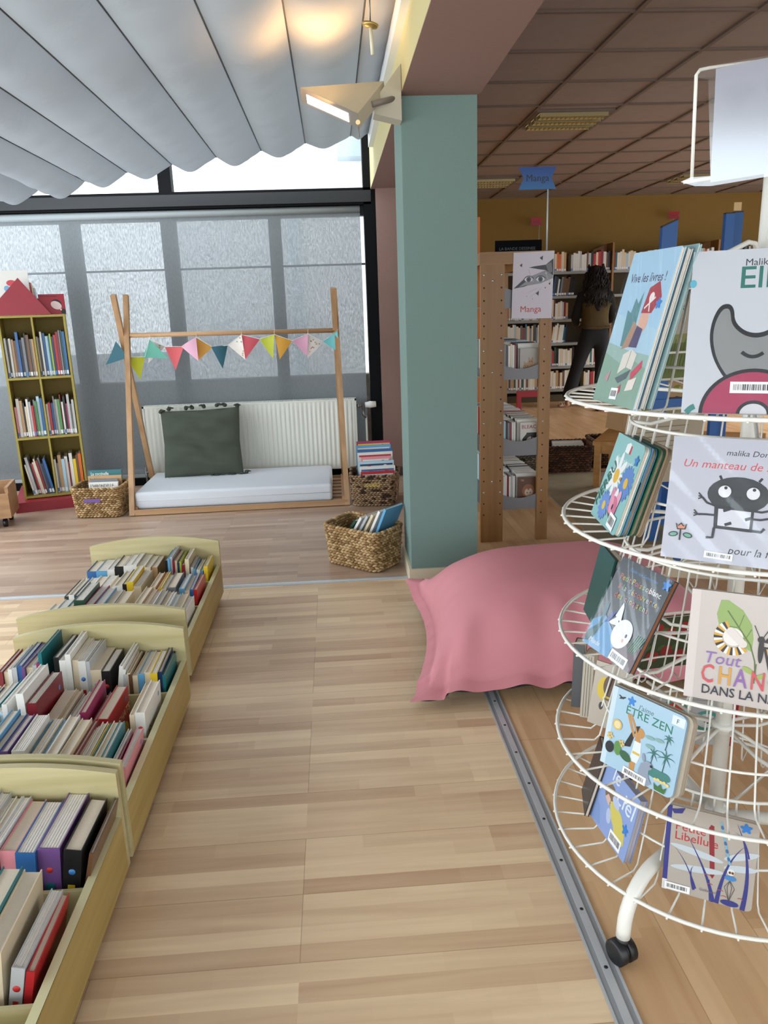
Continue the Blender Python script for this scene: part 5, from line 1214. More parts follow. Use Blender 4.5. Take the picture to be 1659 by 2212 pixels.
# --- J'aime être zen
def art_zen(A):
    A.text("J'aime", .38, .845, .088, '#4a6a70', shear=.2); A.text('ÊTRE ZEN', .22, .735, .142, '#1f7a62', bold=0.0016, sx=1.02); A.poly([(0, 0), (.07, 0), (.07, 1), (0, 1)], '#c9dbe6')
    A.poly([(.82, .86), (.98, .86), (.98, .97), (.82, .97)], '#dce6ec'); A.text('F', .875, .885, .075, '#222222')
    A.ell(.15, .895, .05, .012, '#20252c', 25); A.ell(.13, .90, .04, .010, '#20252c', -25); splat(A, .28, .905, .045)
    S = '#c08a4c'; K = '#1b1c20'
    A.poly([(.36, .56), (.30, .40), (.28, .33), (.37, .36), (.40, .52)], K); A.poly([(.40, .30), (.41, .46), (.50, .47), (.52, .32), (.49, .20), (.38, .20)], '#dfe6ea'); A.poly([(.41, .33), (.51, .33), (.51, .30), (.41, .30)], '#d9b548')
    A.poly([(.41, .46), (.42, .53), (.47, .53), (.49, .46)], S); A.ell(.46, .575, .065, .062, S); A.poly([(.39, .54), (.39, .63), (.45, .66), (.43, .56)], K)
    A.line([(.40, .50), (.34, .60), (.27, .74)], .03, S); A.line([(.44, .52), (.38, .63), (.30, .75)], .028, S); A.poly([(.39, .20), (.41, .06), (.47, .05), (.47, .20)], S)
    for (x, z, s_) in ((.68, .42, .10), (.84, .44, .12), (.83, .66, .07)):
        A.line([(x, z), (x - .02, z - s_ * 2.0)], .010, '#24504a')
        for q in range(7): A.curve((x, z), (x + s_ * .6 * math.cos(R(q * 51)), z + s_ * .7 * math.sin(R(q * 51)) + .03), (x + s_ * math.cos(R(q * 51)), z + s_ * .8 * math.sin(R(q * 51)) - .01), .018, '#2e6f66', True, 6)
    A.ell(.76, .20, .17, .055, '#3f7d76'); A.ell(.86, .21, .08, .05, '#3f7d76')
    for (x, z) in ((.60, .58), (.72, .60), (.62, .48)): A.ell(x, z, .06, .022, '#84a9a6', 5)
    A.ell(.15, .55, .065, .065, '#d3b368'); A.ell(.15, .55, .045, .045, '#e6d6a0'); 
    for (x, z) in ((.08, .38), (.25, .35)):
        for q in range(5): A.ell(x + .028 * math.cos(R(q * 72)), z + .028 * math.sin(R(q * 72)), .02, .015, '#d8b96a', q * 72, 10)
    A.ell(.10, .24, .06, .07, '#1d2022'); A.ell(.21, .27, .05, .085, '#5c8c46', 10); A.ell(.33, .22, .085, .05, '#2f5f3a', -20)
    A.poly([(.55, .02), (.53, .14), (.55, .24), (.60, .26), (.66, .22), (.67, .12), (.72, .06), (.66, .0)], '#8f9aac'); A.ell(.64, .25, .06, .05, '#8f9aac'); A.ell(.685, .26, .018, .016, '#1d2022'); A.ell(.57, .32, .02, .05, '#8f9aac', 15)
    A.poly([(.75, .10), (.77, .02), (.90, .02), (.92, .11), (.87, .06), (.84, .12), (.80, .06)], '#3f6f34'); 
    for i in range(5): A.ell(.76 + i * .04, .14 + .01 * (i % 2), .022, .018, '#e3cc7c')
    A.barcode(.33, .005, .32, .095, -2); 
zz = lift(TRZ[3])
rackbook(zr(1296, 1643, zz), -58, 12, 0.172, 0.168, 0.006, '#a9c9dc', 'pale blue board book J aime être zen with a stretching girl on the fourth tray', art_zen, rounded=0.014, boards=1, edge='#26262a')
rackbook(zr(1296, 1643, zz) + Vector((0.007, 0.005, 0)), -58.5, 12, 0.182, 0.168, 0.016, '#b9ad9a', 'thick beige board book directly behind the zen book on the fourth tray', None, rounded=0.016, boards=4, edge='#a99a88')
# books seen edge on at the left of the fourth tray
bz = lift(TRZ[3])
rackbook(zr(1233, 1526, bz), -22, 14, 0.026, 0.150, 0.10, '#0e0e10', 'black book seen nearly edge-on at the far left of the fourth tray', None)
rackbook(zr(1252, 1548, bz), -26, 14, 0.024, 0.146, 0.10, '#b3a894', 'grey-beige board book behind the black book at the left of the fourth tray', lambda A: [A.line([(x_, .02), (x_, .98)], .05, '#3c342c') for x_ in (.25, .5, .75)], spine='#b8ab98')
def art_yel(A): A.ell(.32, .60, .20, .30, '#d8b81e'); A.ell(.46, .66, .18, .28, '#5a3f2a'); A.ell(.30, .32, .06, .10, '#2b2320')
rackbook(zr(1268, 1558, bz), -48, 14, 0.09, 0.146, 0.006, '#b6a999', 'beige board book with a yellow shape beside the black book on the fourth tray', art_yel, boards=1)
# --- Le ciel
def art_ciel(A):
    A.text('le', .30, .84, .30, '#dfe8f4', bold=0.0004, shear=.1); A.text('ciel', .50, .62, .34, '#dfe8f4', bold=0.0004, shear=.1)
    A.poly([(0, .0), (.3, .05), (.2, .3), (0, .4)], '#7f9cd0'); A.ell(.36, .63, .14, .13, '#7b6450'); A.poly([(.26, .52), (.32, .60), (.40, .56), (.38, .44)], '#dcb8a8')
    A.poly([(.40, .54), (.52, .60), (.72, .52), (.86, .36), (.90, .20), (.80, .06), (.66, .10), (.60, .26), (.46, .36)], '#d3c565'); A.ell(.53, .60, .10, .06, '#b9c6e6', -20); A.ell(.44, .32, .06, .10, '#b9c6e6', 20)
    A.barcode(.56, .02, .30, .16, 2); splat(A, .86, .42, .06)
z5 = lift(TRZ[4])
rackbook(zr(1273, 1758, z5), -84, 12, 0.168, 0.150, 0.018, '#8ba4d8', 'blue board book le ciel with a child in yellow on the bottom tray', art_ciel, edge='#a39ea6', boards=2)
rackbook(zr(1266, 1725, z5) + Vector((0.0, 0.035, 0)), -104, 14, 0.10, 0.155, 0.010, '#39302f', 'dark board book edge-on behind le ciel on the bottom tray', None, boards=3)
# --- Petite Libellule
def art_lib(A):
    P_ = '#3a3f86'
    A.poly([(0, 0), (.055, 0), (.055, 1), (0, 1)], P_); A.poly([(0, .0), (.055, 0), (.055, .12), (0, .12)], '#e4e4e6'); A.text('Petite', .10, .735, .155, '#b8383e', bold=0.0003, sx=.95); A.text('Libellule', .10, .625, .155, '#b8383e', bold=0.0003, sx=.95)
    A.poly([(.04, .96), (.10, .97), (.20, 1.0), (.17, .93), (.08, .91)], P_); A.text('', 0, 0, .1, P_)
    A.line([(.545, .0), (.52, .25)], .012, P_); A.poly([(.47, .84), (.49, .88), (.525, .87), (.575, .32), (.555, .27), (.525, .30)], '#8f3038')
    for (x, z, r_, l) in ((.36, .52, -8, .30), (.38, .33, 8, .30), (.84, .60, 24, .20), (.84, .46, 10, .18)): A.ell(x, z, l, .045, '#c3ccd4', r_)
    for (p, q, r_, w_) in (((.58, .0), (.52, .30), (.24, .70), .05), ((.62, .0), (.66, .5), (.86, .72), .05), ((.90, .0), (.98, .60), (.76, .96), .055), ((.36, .08), (.28, .30), (.34, .36), .03), ((.38, .10), (.26, .40), (.12, .52), .02), ((.92, .6), (.86, .85), (.74, .86), .02)):
        A.curve(p, q, r_, w_, P_, True, 14)
    for i in range(11): A.ell(.60 + .012 * i, .92 - .042 * i, .016, .030, '#3f6ea8' if i % 2 else '#7fb0c4', 15, 10)
    A.ell(.745, .40, .04, .045, '#dfe6e0'); A.ell(.735, .395, .014, .018, '#7c3a30'); A.ell(.765, .395, .014, .018, '#7c3a30'); A.ell(.745, .33, .065, .035, '#4a86c4')
    for x in (.69, .72, .77, .80): A.line([(.745, .30), (x, .22), (.75, .06)], .006, '#4a4a50')
    A.ell(.76, .04, .10, .04, P_); A.text('Gallimard', .42, .10, .05, '#77707a'); splat(A, .86, .93, .05)
    for (x, z) in ((.46, .30), (.50, .20), (.62, .16), (.66, .10), (.84, .12)): A.curve((x, z), (x + .03, z + .02), (x + .06, z), .008, '#b85a5a')
    A.barcode(.03, .015, .29, .10, 0)
rackbook(zr(1429, 1917, lift(TRZ[4]) - 0.004), -30, 2, 0.165, 0.192, 0.012, '#b3aaa0', 'beige book Petite Libellule with a dragonfly and reeds on the bottom tray', art_lib, rounded=0.010)
# --- far-side books seen from behind through the wires
def back_at(px, py, z, ang, tilt, w_, h_, col_, lab, art=None):
    return rackbook(zr(px, py, z), ang, tilt, w_, h_, 0.010, col_, lab, art)
def place_far(angc, z, w_, h_, c, lab, art=None, edge=None, spine=None, rad=0.318):
    """book on the far side, its back cover seen through the wires; angc = direction from the pole"""
    q = R(angc); mid = Vector((RC.x + rad * math.cos(q), RC.y + rad * math.sin(q), z)); tg = Vector((math.sin(q), -math.cos(q), 0))  # left-to-right for the viewer
    o = thing('picture_book', lab, 'book'); BL_ = mid - tg * w_ / 2
    a_ = math.atan2(tg.y, tg.x)
    o.matrix_world = Matrix.Translation(BL_) @ Matrix.Rotation(a_, 4, 'Z') @ Matrix.Rotation(R(13), 4, 'X')
    a = MB(); cm = mat(c, 0.35); a.box(0, w_, 0, 0.0018, 0, h_, cm); a.box(0, w_, 0.0082, 0.010, 0, h_, cm); a.box(w_ - 0.002, w_, 0.0018, 0.0082, 0, h_, mat(spine or c, 0.35))
    if art: art(Art(a, w_, h_))
    a.build('cover', o, local=True); a = MB(); a.box(0.002, w_ - 0.002, 0.0019, 0.0081, 0.002, h_ - 0.002, PAGEW); a.build('page_block', o, local=True)
def art_grass(A):
    A.poly([(0, 0), (1, 0), (1, .34), (0, .30)], '#6f7c46'); A.poly([(0, .3), (1, .34), (1, .42), (0, .38)], '#93985f')
    A.text('KARP BOUKI', .25, .62, .07, '#4a443c', bold=0.0003); A.barcode(.20, .45, .32, .14)
    for i in range(24): A.line([(i / 24, .05), (i / 24 + .02, .26 + .05 * (i % 3))], .008, '#56633a')
place_far(100, lift(TRZ[0]), 0.20, 0.26, '#a8a094', 'grey-beige back cover with grass seen behind the wires of the top tray', art_grass)
place_far(45, lift(TRZ[0]), 0.20, 0.22, '#9fb3b0', 'pale green book on the far side of the top tray')
def art_lines(A):
    for i in range(7): A.line([(.12, .82 - i * .07), (.8 - .1 * (i % 3), .82 - i * .07)], .012, '#857b6c')
place_far(100, lift(TRZ[1]), 0.20, 0.18, '#a89d8c', 'tan back cover with lines of text on the far side of the second tray', art_lines)
def art_pat(A):
    for i in range(9): A.ell(.12 + .1 * i, .3 + .25 * (i % 3), .06, .035, ('#3f5f8c', '#8c4a44', '#7a6a52')[i % 3], 30 * i)
place_far(72, lift(TRZ[2]), 0.21, 0.19, '#b3a590', 'patterned back cover with blue and red shapes on the far side of the third tray', art_pat)
def art_apple(A):
    for i in range(10): A.ell(.1 + .19 * (i % 5), .25 + .45 * (i // 5) + .1 * (i % 2), .09, .085, '#a3282c'); A.ell(.2 + .19 * (i % 5), .42 + .35 * (i // 5), .06, .03, '#4c6a3a', 40)
place_far(96, lift(TRZ[3]), 0.20, 0.16, '#39452e', 'dark green cover with red apples on the far side of the fourth tray', art_apple)
def art_med(A):
    A.ell(.28, .80, .14, .14, '#4f9c94'); A.ell(.28, .80, .09, .09, '#c0413c'); A.ell(.66, .55, .16, .16, '#4f9c94'); A.ell(.66, .55, .11, .11, '#cfd3d4'); A.ell(.68, .56, .05, .05, '#2a2a2c'); A.barcode(.05, .08, .3, .16)
    A.poly([(.90, 0), (1, 0), (1, 1), (.90, 1)], '#a31638')
place_far(76, lift(TRZ[4]), 0.215, 0.15, '#a9adb0', 'grey back cover with round medallions and a red edge on the bottom tray', art_med, spine='#a31638', rad=0.30)
"""rack done"""
# ================================================================== MANGA SHELF
MW = wood('#80582c', '#966c3a', 0.45, 'Z', 1.5); MWX = wood('#80582c', '#966c3a', 0.45, 'X', 1.5); HOLE = mat('#2b1a0c', 0.9); PEG = mat('#c4c4bf', 0.3, 0.7); GP = mat('#77777a', 0.5, 0.2)
yf = 4.10
ms = thing('bookcase', 'light wooden manga bookcase with perforated uprights beside the teal pillar', 'bookcase', (0.97, yf, 0))
def upright(x0, x1, y0, y1, holes, nm, z1=1.50):
    a = MB(); a.box(x0, x1, y0, y1, 0, z1, MW)
    z = 0.16
    i = 0
    while z < z1 - 0.03:
        for hx in holes:
            pg = (i % 6 == 2)
            if pg: a.ball((hx, y0 - 0.002, z), 0.0055, 0.004, 0.0055, PEG, seg=10, ring=6)
            else: a.poly([(hx + 0.0045 * math.cos(t), y0 - 0.0006, z + 0.0045 * math.sin(t)) for t in [2 * PI * k / 10 for k in range(10)]], HOLE)
        z += 0.0645; i += 1
    return a.build(nm, ms)
upright(0.780, 0.905, yf, yf + 0.03, (0.797, 0.889), 'upright'); upright(1.098, 1.160, yf, yf + 0.03, (1.122,), 'upright')
upright(0.905, 0.945, yf + 0.50, yf + 0.53, (0.93,), 'rear_upright'); upright(1.11, 1.160, yf + 1.05, yf + 1.08, (1.13,), 'rear_upright')
a = MB()
for z in (0.35, 0.95, 1.42): a.ball((0.843, yf - 0.002, z), 0.006, 0.004, 0.006, PEG, seg=10, ring=6)
a.build('screw_caps', ms)
a = MB(); a.box(0.775, 1.163, yf, yf + 0.03, 1.50, 1.563, MWX); a.build('top_rail', ms)
a = MB(); a.box(0.775, 0.80, yf + 0.03, yf + 1.08, 1.50, 1.56, MW); a.box(1.14, 1.163, yf + 0.03, yf + 1.08, 1.50, 1.56, MW); a.box(0.80, 1.14, yf + 0.03, yf + 1.05, 1.545, 1.56, MW); a.build('top_panel', ms)
for i, (za, zb) in enumerate(((1.385, 1.279), (0.985, 0.906), (0.591, 0.488), (0.269, 0.183))):
    a = MB(); n = 14; up = []; dn = []
    for k in range(n + 1):
        u = k / n; x = 0.905 + 0.193 * u; up.append((x, yf + 0.012, za - 0.022 * math.sin(PI * u) * 1.0)); dn.append((x, yf + 0.012, zb + 0.006 * math.sin(PI * u)))
    a.add(up + dn, [(k, k + 1, n + 1 + k + 1, n + 1 + k) for k in range(n)], GP)
    a.prism([(0.905, yf + 0.013, zb), (1.098, yf + 0.013, zb), (1.098, yf + 0.013, za - 0.026), (0.905, yf + 0.013, za - 0.026)], (0, 0.0015, 0), GP)
    a.build('shelf_end', ms)
    a = MB(); a.box(0.80, 1.140, yf + 0.035, yf + 1.04, zb + 0.004, zb + 0.010, GP); a.build('shelf', ms)
# manga volumes: rows running away from the viewer, last cover facing us
rng = random.Random(5)
mcols = [W_, C_, PG, W_, G_, K_, W_, DR, C_, PB, W_]
def manga_row(x0, x1, y0, y1, z, n, place, covers):
    t = (y1 - y0) / n
    for i in range(n):
        c = rng.choice(mcols) if i else covers; h = 0.175 * rng.uniform(0.97, 1.02); w_ = min(x1 - x0 - 0.004, 0.125)
        a = MB(); m_ = cmat(c)
        # cover in xz plane, thickness along y
        x_ = x0 + (x1 - x0 - w_) / 2 + rng.uniform(-0.004, 0.004) + 0.02 * (0 if i else 0)
        a.box(x_, x_ + w_, y0 + t * i, y0 + t * i + 0.001, z, z + h, m_); a.box(x_, x_ + w_, y0 + t * (i + 1) - 0.0025, y0 + t * (i + 1) - 0.0015, z, z + h, m_)
        a.box(x_, x_ + 0.001, y0 + t * i + 0.001, y0 + t * (i + 1) - 0.0025, z, z + h, m_)
        a.box(x_ + 0.001, x_ + w_ - 0.002, y0 + t * i + 0.0011, y0 + t * (i + 1) - 0.0026, z + 0.002, z + h - 0.002, PAGEW)
        rooted(a, 'manga_volume', (x_, y0 + t * i, z), '%s manga volume, %s from the front, %s' % (c, ORD[i], place), 'book', 'manga volumes ' + place)
    return x0 + (x1 - x0) / 2
K1 = '#2a2226'
for (zb, nm) in ((0.906, 'second'), (0.488, 'third'), (0.183, 'lowest')):
    shelf_books(0.908, 0.990, [rng.choice(mcols) for _ in range(7)], yf + 0.06, zb + 0.0105, 0.125, 0.165, 0.176, lambda i, c, nm=nm: '%s manga volume spine-out, %s from the left, %s manga shelf' % (c, ORD[i], nm), 'spine-out manga volumes on the %s manga shelf' % nm, tmin=0.01, tmax=0.014, name='manga_volume', label=None)
    for (x0, x1, sd) in ((0.905, 0.990, 'left row'), (0.992, 1.136, 'right row')):
        z = zb + 0.0105
        manga_row(x0, x1, yf + 0.10 if sd[0] == 'r' else yf + 0.20, yf + 0.95, z, 17 if sd[0] == 'r' else 18, '%s of %s manga shelf' % (sd, nm), W_)
# face-out covers at the front of each shelf
def cover(x, z, w_, h_, lab, fn, c='#cfcac2', y=yf + 0.055):
    o = thing('manga_volume', lab, 'book', (x, y, z)); a = MB(); a.box(0, w_, 0, 0.001, 0, h_, mat(c, 0.4)); a.box(0, w_, 0.013, 0.014, 0, h_, mat(c, 0.4)); a.box(0, 0.001, 0.001, 0.013, 0, h_, mat(c, 0.4))
    fn(Art(a, w_, h_)); a.build('cover', o, local=True); a = MB(); a.box(0.001, w_ - 0.002, 0.0011, 0.0129, 0.002, h_ - 0.002, PAGEW); a.build('page_block', o, local=True)
def c1(A):
    for (x, z, r_) in ((.3, .35, .16), (.6, .3, .14), (.5, .5, .13)): A.ell(x, z, r_, r_, '#b98a58'); A.ell(x - .05, z + .03, .02, .03, '#2a2226'); A.ell(x + .05, z + .03, .02, .03, '#2a2226'); A.poly([(x - .12, z + .06), (x - .10, z + .20), (x - .02, z + .12)], '#b98a58'); A.poly([(x + .12, z + .06), (x + .10, z + .20), (x + .02, z + .12)], '#b98a58')
def c2(A):
    A.text('BLEACH', .06, .80, .24, '#a3203c', bold=0.0008); A.poly([(.12, 0), (.10, .45), (.30, .62), (.60, .66), (.86, .50), (.92, 0)], '#15131a'); A.ell(.50, .34, .22, .26, '#d9c3b6'); A.poly([(.28, .44), (.5, .62), (.55, .40), (.62, .58), (.76, .42), (.78, .66), (.3, .66)], '#15131a'); A.ell(.42, .36, .035, .02, '#15131a'); A.ell(.60, .36, .035, .02, '#15131a'); A.line([(.46, .2), (.55, .2)], .012, '#8c4a44')
def c3(A):
    A.poly([(0, 0), (1, 0), (1, 1), (0, 1)], '#6a4632'); A.ell(.5, .5, .30, .34, '#a06a44'); A.ell(.52, .45, .20, .22, '#dcc0a8'); A.poly([(.3, .52), (.5, .74), (.74, .52), (.6, .62), (.5, .52), (.42, .60)], '#a06a44'); A.ell(.45, .44, .03, .025, '#3a2420'); A.ell(.60, .44, .03, .025, '#3a2420'); A.poly([(.3, .0), (.36, .24), (.66, .24), (.78, 0)], '#cbb9ae'); A.text('TIE', .12, .86, .12, '#d8c8a8')
cover(1.005, 0.917, 0.118, 0.150, 'manga cover with tan animal faces at the front of the second shelf', c1, '#a8a39b')
cover(1.012, 0.499, 0.118, 0.165, 'white manga cover with black-haired figure and red title, front of third shelf', c2)
cover(1.004, 0.194, 0.118, 0.160, 'brown manga cover with a long-haired girl at the front of the lowest shelf', c3, '#7a5844')
a = MB(); a.tube([(0.915, yf + 0.05, 1.085), (0.915, yf + 0.05, 1.11), (0.98, yf + 0.05, 1.11), (0.98, yf + 0.05, 1.085)], 0.0018, mat('#4a4440', 0.4, 0.5), 6); a.build('book_stop', ms)
# black plate standing on top
o = MB(); p = aty(1070, 548, yf + 0.25); q = aty(1170, 546, yf + 0.25); o.box(p.x, q.x, yf + 0.25, yf + 0.262, 1.561, 1.561 + 0.075, mat('#0c0d10', 0.9, spec=0.1))
o.text('LA BANDE DESSINEE', 0.022, mat('#4a4c50', 0.5), Matrix.Translation((p.x + 0.02, yf + 0.249, 1.585)) @ FX)
rooted(o, 'name_plate', (p.x, yf + 0.25, 1.561), 'black sign plate lying along the top of the manga bookcase', 'sign')
# poster on the uprights
po_ = thing('poster', 'white poster with a manga eye torn-paper drawing and red Manga lettering', 'poster', (1.055, yf - 0.004, 1.39))
x0, x1, z0, z1 = 0.942, 1.164, 1.222, 1.560
a = MB(); a.prism([(x0, yf - 0.0045, z0 + 0.004), (x1 - 0.008, yf - 0.0045, z0), (x1, yf - 0.0045, z1), (x0 + 0.008, yf - 0.0045, z1 - 0.004)], (0, 0.0008, 0), mat('#c9c3cc', 0.6)); a.build('sheet', po_)
a = MB(); A = Art(a, x1 - x0, z1 - z0); KK = '#17161a'
A.poly([(.05, .46), (.30, .61), (.55, .66), (.97, .76), (.98, .60), (.70, .53), (.40, .50)], '#8f8c92'); A.poly([(.04, .46), (.34, .62), (.36, .57), (.16, .48), (.38, .51), (.30, .485)], KK)
A.poly([(.98, .89), (.80, .80), (.52, .78), (.40, .765), (.60, .74), (.80, .72), (.98, .64)], KK); A.poly([(.80, .80), (.93, .84), (.96, .70), (.88, .66)], '#6a686e'); 
for x in (.40, .68): A.ell(x, .59, .10, .055, '#e0dde2'); A.ell(x, .59, .055, .06, '#4a484e'); A.ell(x, .59, .028, .03, KK); A.curve((x - .11, .60), (x, .68), (x + .12, .60), .018, KK)
for (x, z, s_) in ((.70, .90, .05), (.22, .80, .04), (.62, .38, .05), (.90, .52, .03), (.36, .34, .012), (.80, .46, .02), (.50, .30, .012)): A.poly([(x - s_, z), (x + s_ * .6, z + s_ * .7), (x + s_ * .4, z - s_ * .7)], KK)
A.curve((.40, .74), (.46, .58), (.52, .55), .012, '#b4b1b6'); A.curve((.80, .70), (.84, .58), (.92, .54), .014, '#b4b1b6'); A.line([(.40, .40), (.60, .45)], .006, '#9a979c'); A.line([(.45, .33), (.70, .45)], .006, '#9a979c')
A.text('Manga', .20, .105, .20, '#c3242c', bold=0.0013, sx=1.0)
for i in range(len(a.v)): a.v[i] = a.v[i] + Vector((x0, yf - 0.0046, z0))
a.build('print', po_)
# orange panel edge behind the pillar
o = MB(); p = aty(1026, 500, 5.3); q = aty(1037, 500, 5.3); o.box(p.x - 0.15, q.x, 5.3, 5.34, 0, 1.86, mat('#b5662c', 0.5)); rooted(o, 'room_divider', (q.x, 5.3, 0), 'orange wooden panel edge showing just right of the teal pillar', 'divider')
# hanging sign 'Manga'
def ribbon(x, y, z, w_, h_, c1_, c2_, txt, lab, pole=None, ts=0.05, tcol='#12121a'):
    t = thing('shelf_sign', lab, 'sign', (x, y, z))
    a = MB(); n = 12; L = [(0, 0), (w_, 0)]
    for i in range(n):
        u0, u1 = i / n, (i + 1) / n
        def edge(u, top):  # notch at both short sides
            return u
        m_ = mat('#%02x%02x%02x' % tuple(int(c1_[k] + (c2_[k] - c1_[k]) * (i / n)) for k in range(3)), 0.35)
        z_0, z_1 = h_ * u0, h_ * u1
        nt = lambda z_: 0.13 * w_ * (1 - abs(2 * z_ / h_ - 1))
        a.prism([(nt(z_0), 0, z_0), (w_ - nt(z_0), 0, z_0), (w_ - nt(z_1), 0, z_1), (nt(z_1), 0, z_1)], (0, 0.003, 0), m_)
    if txt: a.text(txt, ts, mat(tcol, 0.4), Matrix.Translation((w_ / 2, -0.0006, h_ / 2 - ts * 0.32)) @ FX, align='CENTER', bold=0.0012)
    a.build('board', t, local=True)
    if pole: b = MB(); b.tube([(pole[0], 0.006, 0.0), (pole[0], 0.006, pole[1])], 0.0045, mat('#b9c2c4', 0.4), 8); b.build('pole', t, local=True)
    return t
A_ = aty(1120, 410, 4.55); ribbon(A_.x, 4.55, A_.z, 0.215, 0.118, (30, 96, 150), (20, 62, 130), 'Manga', 'blue ribbon-shaped sign reading Manga on a white pole above the manga bookcase', (0.17, -0.34), 0.052)
A_ = aty(1145, 487, 10.46); ribbon(A_.x, 10.46, A_.z, 0.165, 0.095, (150, 26, 60), (168, 30, 34), 'Policier', 'small red ribbon sign on a thin pole seen just under the blue Manga sign', (0.122, -(A_.z - 1.6905)), 0.03, '#5a1020')
A_ = aty(1442, 473, 10.46); ribbon(A_.x, 10.46, A_.z, 0.165, 0.09, (140, 22, 40), (168, 24, 30), 'Romans', 'small red ribbon sign above the slanted blue column', (0.085, -(A_.z - 1.6905)), 0.03, '#5a1020')
# ================================================================== BACK WALL SHELVING
SHG = mat('#8f8f8c', 0.5, 0.3); SHB = mat('#4a3f2c', 0.9); yb = 10.25; SZ = [0.17, 0.475, 0.78, 1.085, 1.385, 1.69]
sx0, sx1 = 2.15, 6.3; bays = [2.15, 3.69, 5.10, 6.3]
for bi in range(3):
    b0, b1 = bays[bi], bays[bi + 1]
    t = thing('wall_bookcase', ('grey metal bookcase against the back wall, left of the wooden end panel behind the person', 'grey metal bookcase against the back wall, right of the person', 'grey metal bookcase at the far right of the back wall')[bi], 'bookcase', ((b0 + b1) / 2, yb, 0))
    for z in SZ:
        a = MB(); a.box(b0 + 0.012, b1 - 0.02, yb, yb + 0.30, z - 0.012, z, SHG); a.box(b0 + 0.012, b1 - 0.02, yb - 0.004, yb, z - 0.034, z, SHG); a.build('shelf', t)
    a = MB(); a.box(b0 + 0.012, b1 - 0.02, yb + 0.302, yb + 0.315, 0.0, 1.70, SHB); a.box(b0 + 0.012, b1 - 0.02, yb + 0.02, yb + 0.30, 0, 0.09, SHB); a.build('back_panel', t)
    a = MB(); a.box(b1 - 0.015, b1 + 0.02 - 0.01, yb - 0.02, yb + 0.31, 0, 2.03, MW); a.prism([(b1 - 0.20, yb + 0.20, 1.96), (b1 - 0.016, yb + 0.20, 2.03), (b1 - 0.016, yb + 0.20, 1.90), (b1 - 0.20, yb + 0.20, 1.90)], (0, 0.02, 0), MW); a.build('end_panel', t)
wc = [W_, W_, C_, C_, PG, W_, DR, RD, C_, K_, G_, O_, W_, PB, TN, W_, DG, N_, W_, C_, BR, T_]
wr = random.Random(11)
names_ = ['lowest', 'second lowest', 'third lowest', 'third highest', 'second highest', 'top']
def pick(n, dark_=False): return [wr.choice(wc if not dark_ else [K_, BR, DR, K_, N_, W_, G_, C_]) for _ in range(n)]
for si, z in enumerate(SZ):
    nm = names_[si]
    # runs of books in world x (visible stretches)
    runs = [(2.30, 2.86, 'through the manga bookcase'), (2.90, 3.12 if si < 4 else 3.10, 'just left of the person')]
    if si in (0, 1): runs = [(2.30, 2.86, 'through the manga bookcase'), (2.90, 3.22, 'just left of the person'), (3.36, 3.55, 'between person and wooden panel')]
    if si == 5: runs = [(2.92, 3.08, 'at its left end'), (3.14, 3.66, 'behind the head of the person'), (3.70, 4.40, 'right of the wooden panel'), (4.44, 5.05, 'left of the slanted blue column'), (5.14, 5.75, 'right of the slanted blue column')]
    if si == 4: runs = [(2.90, 3.22, 'just left of the person'), ]
    for (a0, a1, where) in runs:
        n = max(3, int((a1 - a0) / (0.027 if si < 5 else 0.030)))
        shelf_books(a0, a1, pick(n, si == 4), yb + 0.015, z + 0.0008, 0.17, 0.20, 0.255, lambda i, c, nm=nm, where=where: '%s book, %s in run, %s wall shelf, %s' % (c, ORD[i], nm, where),
                    'books on the %s shelf of the back wall, %s' % (nm, where), lean=(R(7) if (si in (2, 4) and where.startswith('just')) else 0), tmin=0.018, tmax=0.034)
# ================================================================== PERSON
def skin(name, verts, edges, radii, m, parent, sub=2, root=0, X=None):
    me = bpy.data.meshes.new(name); me.from_pydata([Vector(v) for v in verts], edges, []); o = link(bpy.data.objects.new(name, me))
    md = o.modifiers.new('s', 'SKIN'); md.use_smooth_shade = True
    for i, r_ in enumerate(radii):
        r_ = (r_, r_) if not isinstance(r_, tuple) else r_
        me.skin_vertices[0].data[i].radius = r_
    for i in range(len(verts)): me.skin_vertices[0].data[i].use_root = (i == root)
    o.modifiers.new('d', 'SUBSURF').levels = sub
    o.modifiers['d'].render_levels = sub
    dg = bpy.context.evaluated_depsgraph_get(); me2 = bpy.data.meshes.new_from_object(o.evaluated_get(dg))
    bpy.data.objects.remove(o); bpy.data.meshes.remove(me)
    me2.name = name; me2.materials.clear(); me2.materials.append(m)
    for p in me2.polygons: p.use_smooth = True; p.material_index = 0
    if X is not None: me2.transform(X)
    o = link(bpy.data.objects.new(name, me2)); o.parent = parent; return o
pp = aty(1285, 875, 9.63)
PXo = 3.27
ps = thing('person', 'person with long dark curly hair seen from behind, olive vest, at the back shelves', 'person', (PXo, 9.63, 0), R(-6))
SK = mat('#a87a62', 0.6); BLKC = mat('#121114', 0.9); OLV = mat('#4a3d22', 0.95, var=0.1, scale=40); TRO = mat('#14161e', 0.9); HR = mat('#0d0a0a', 0.8)
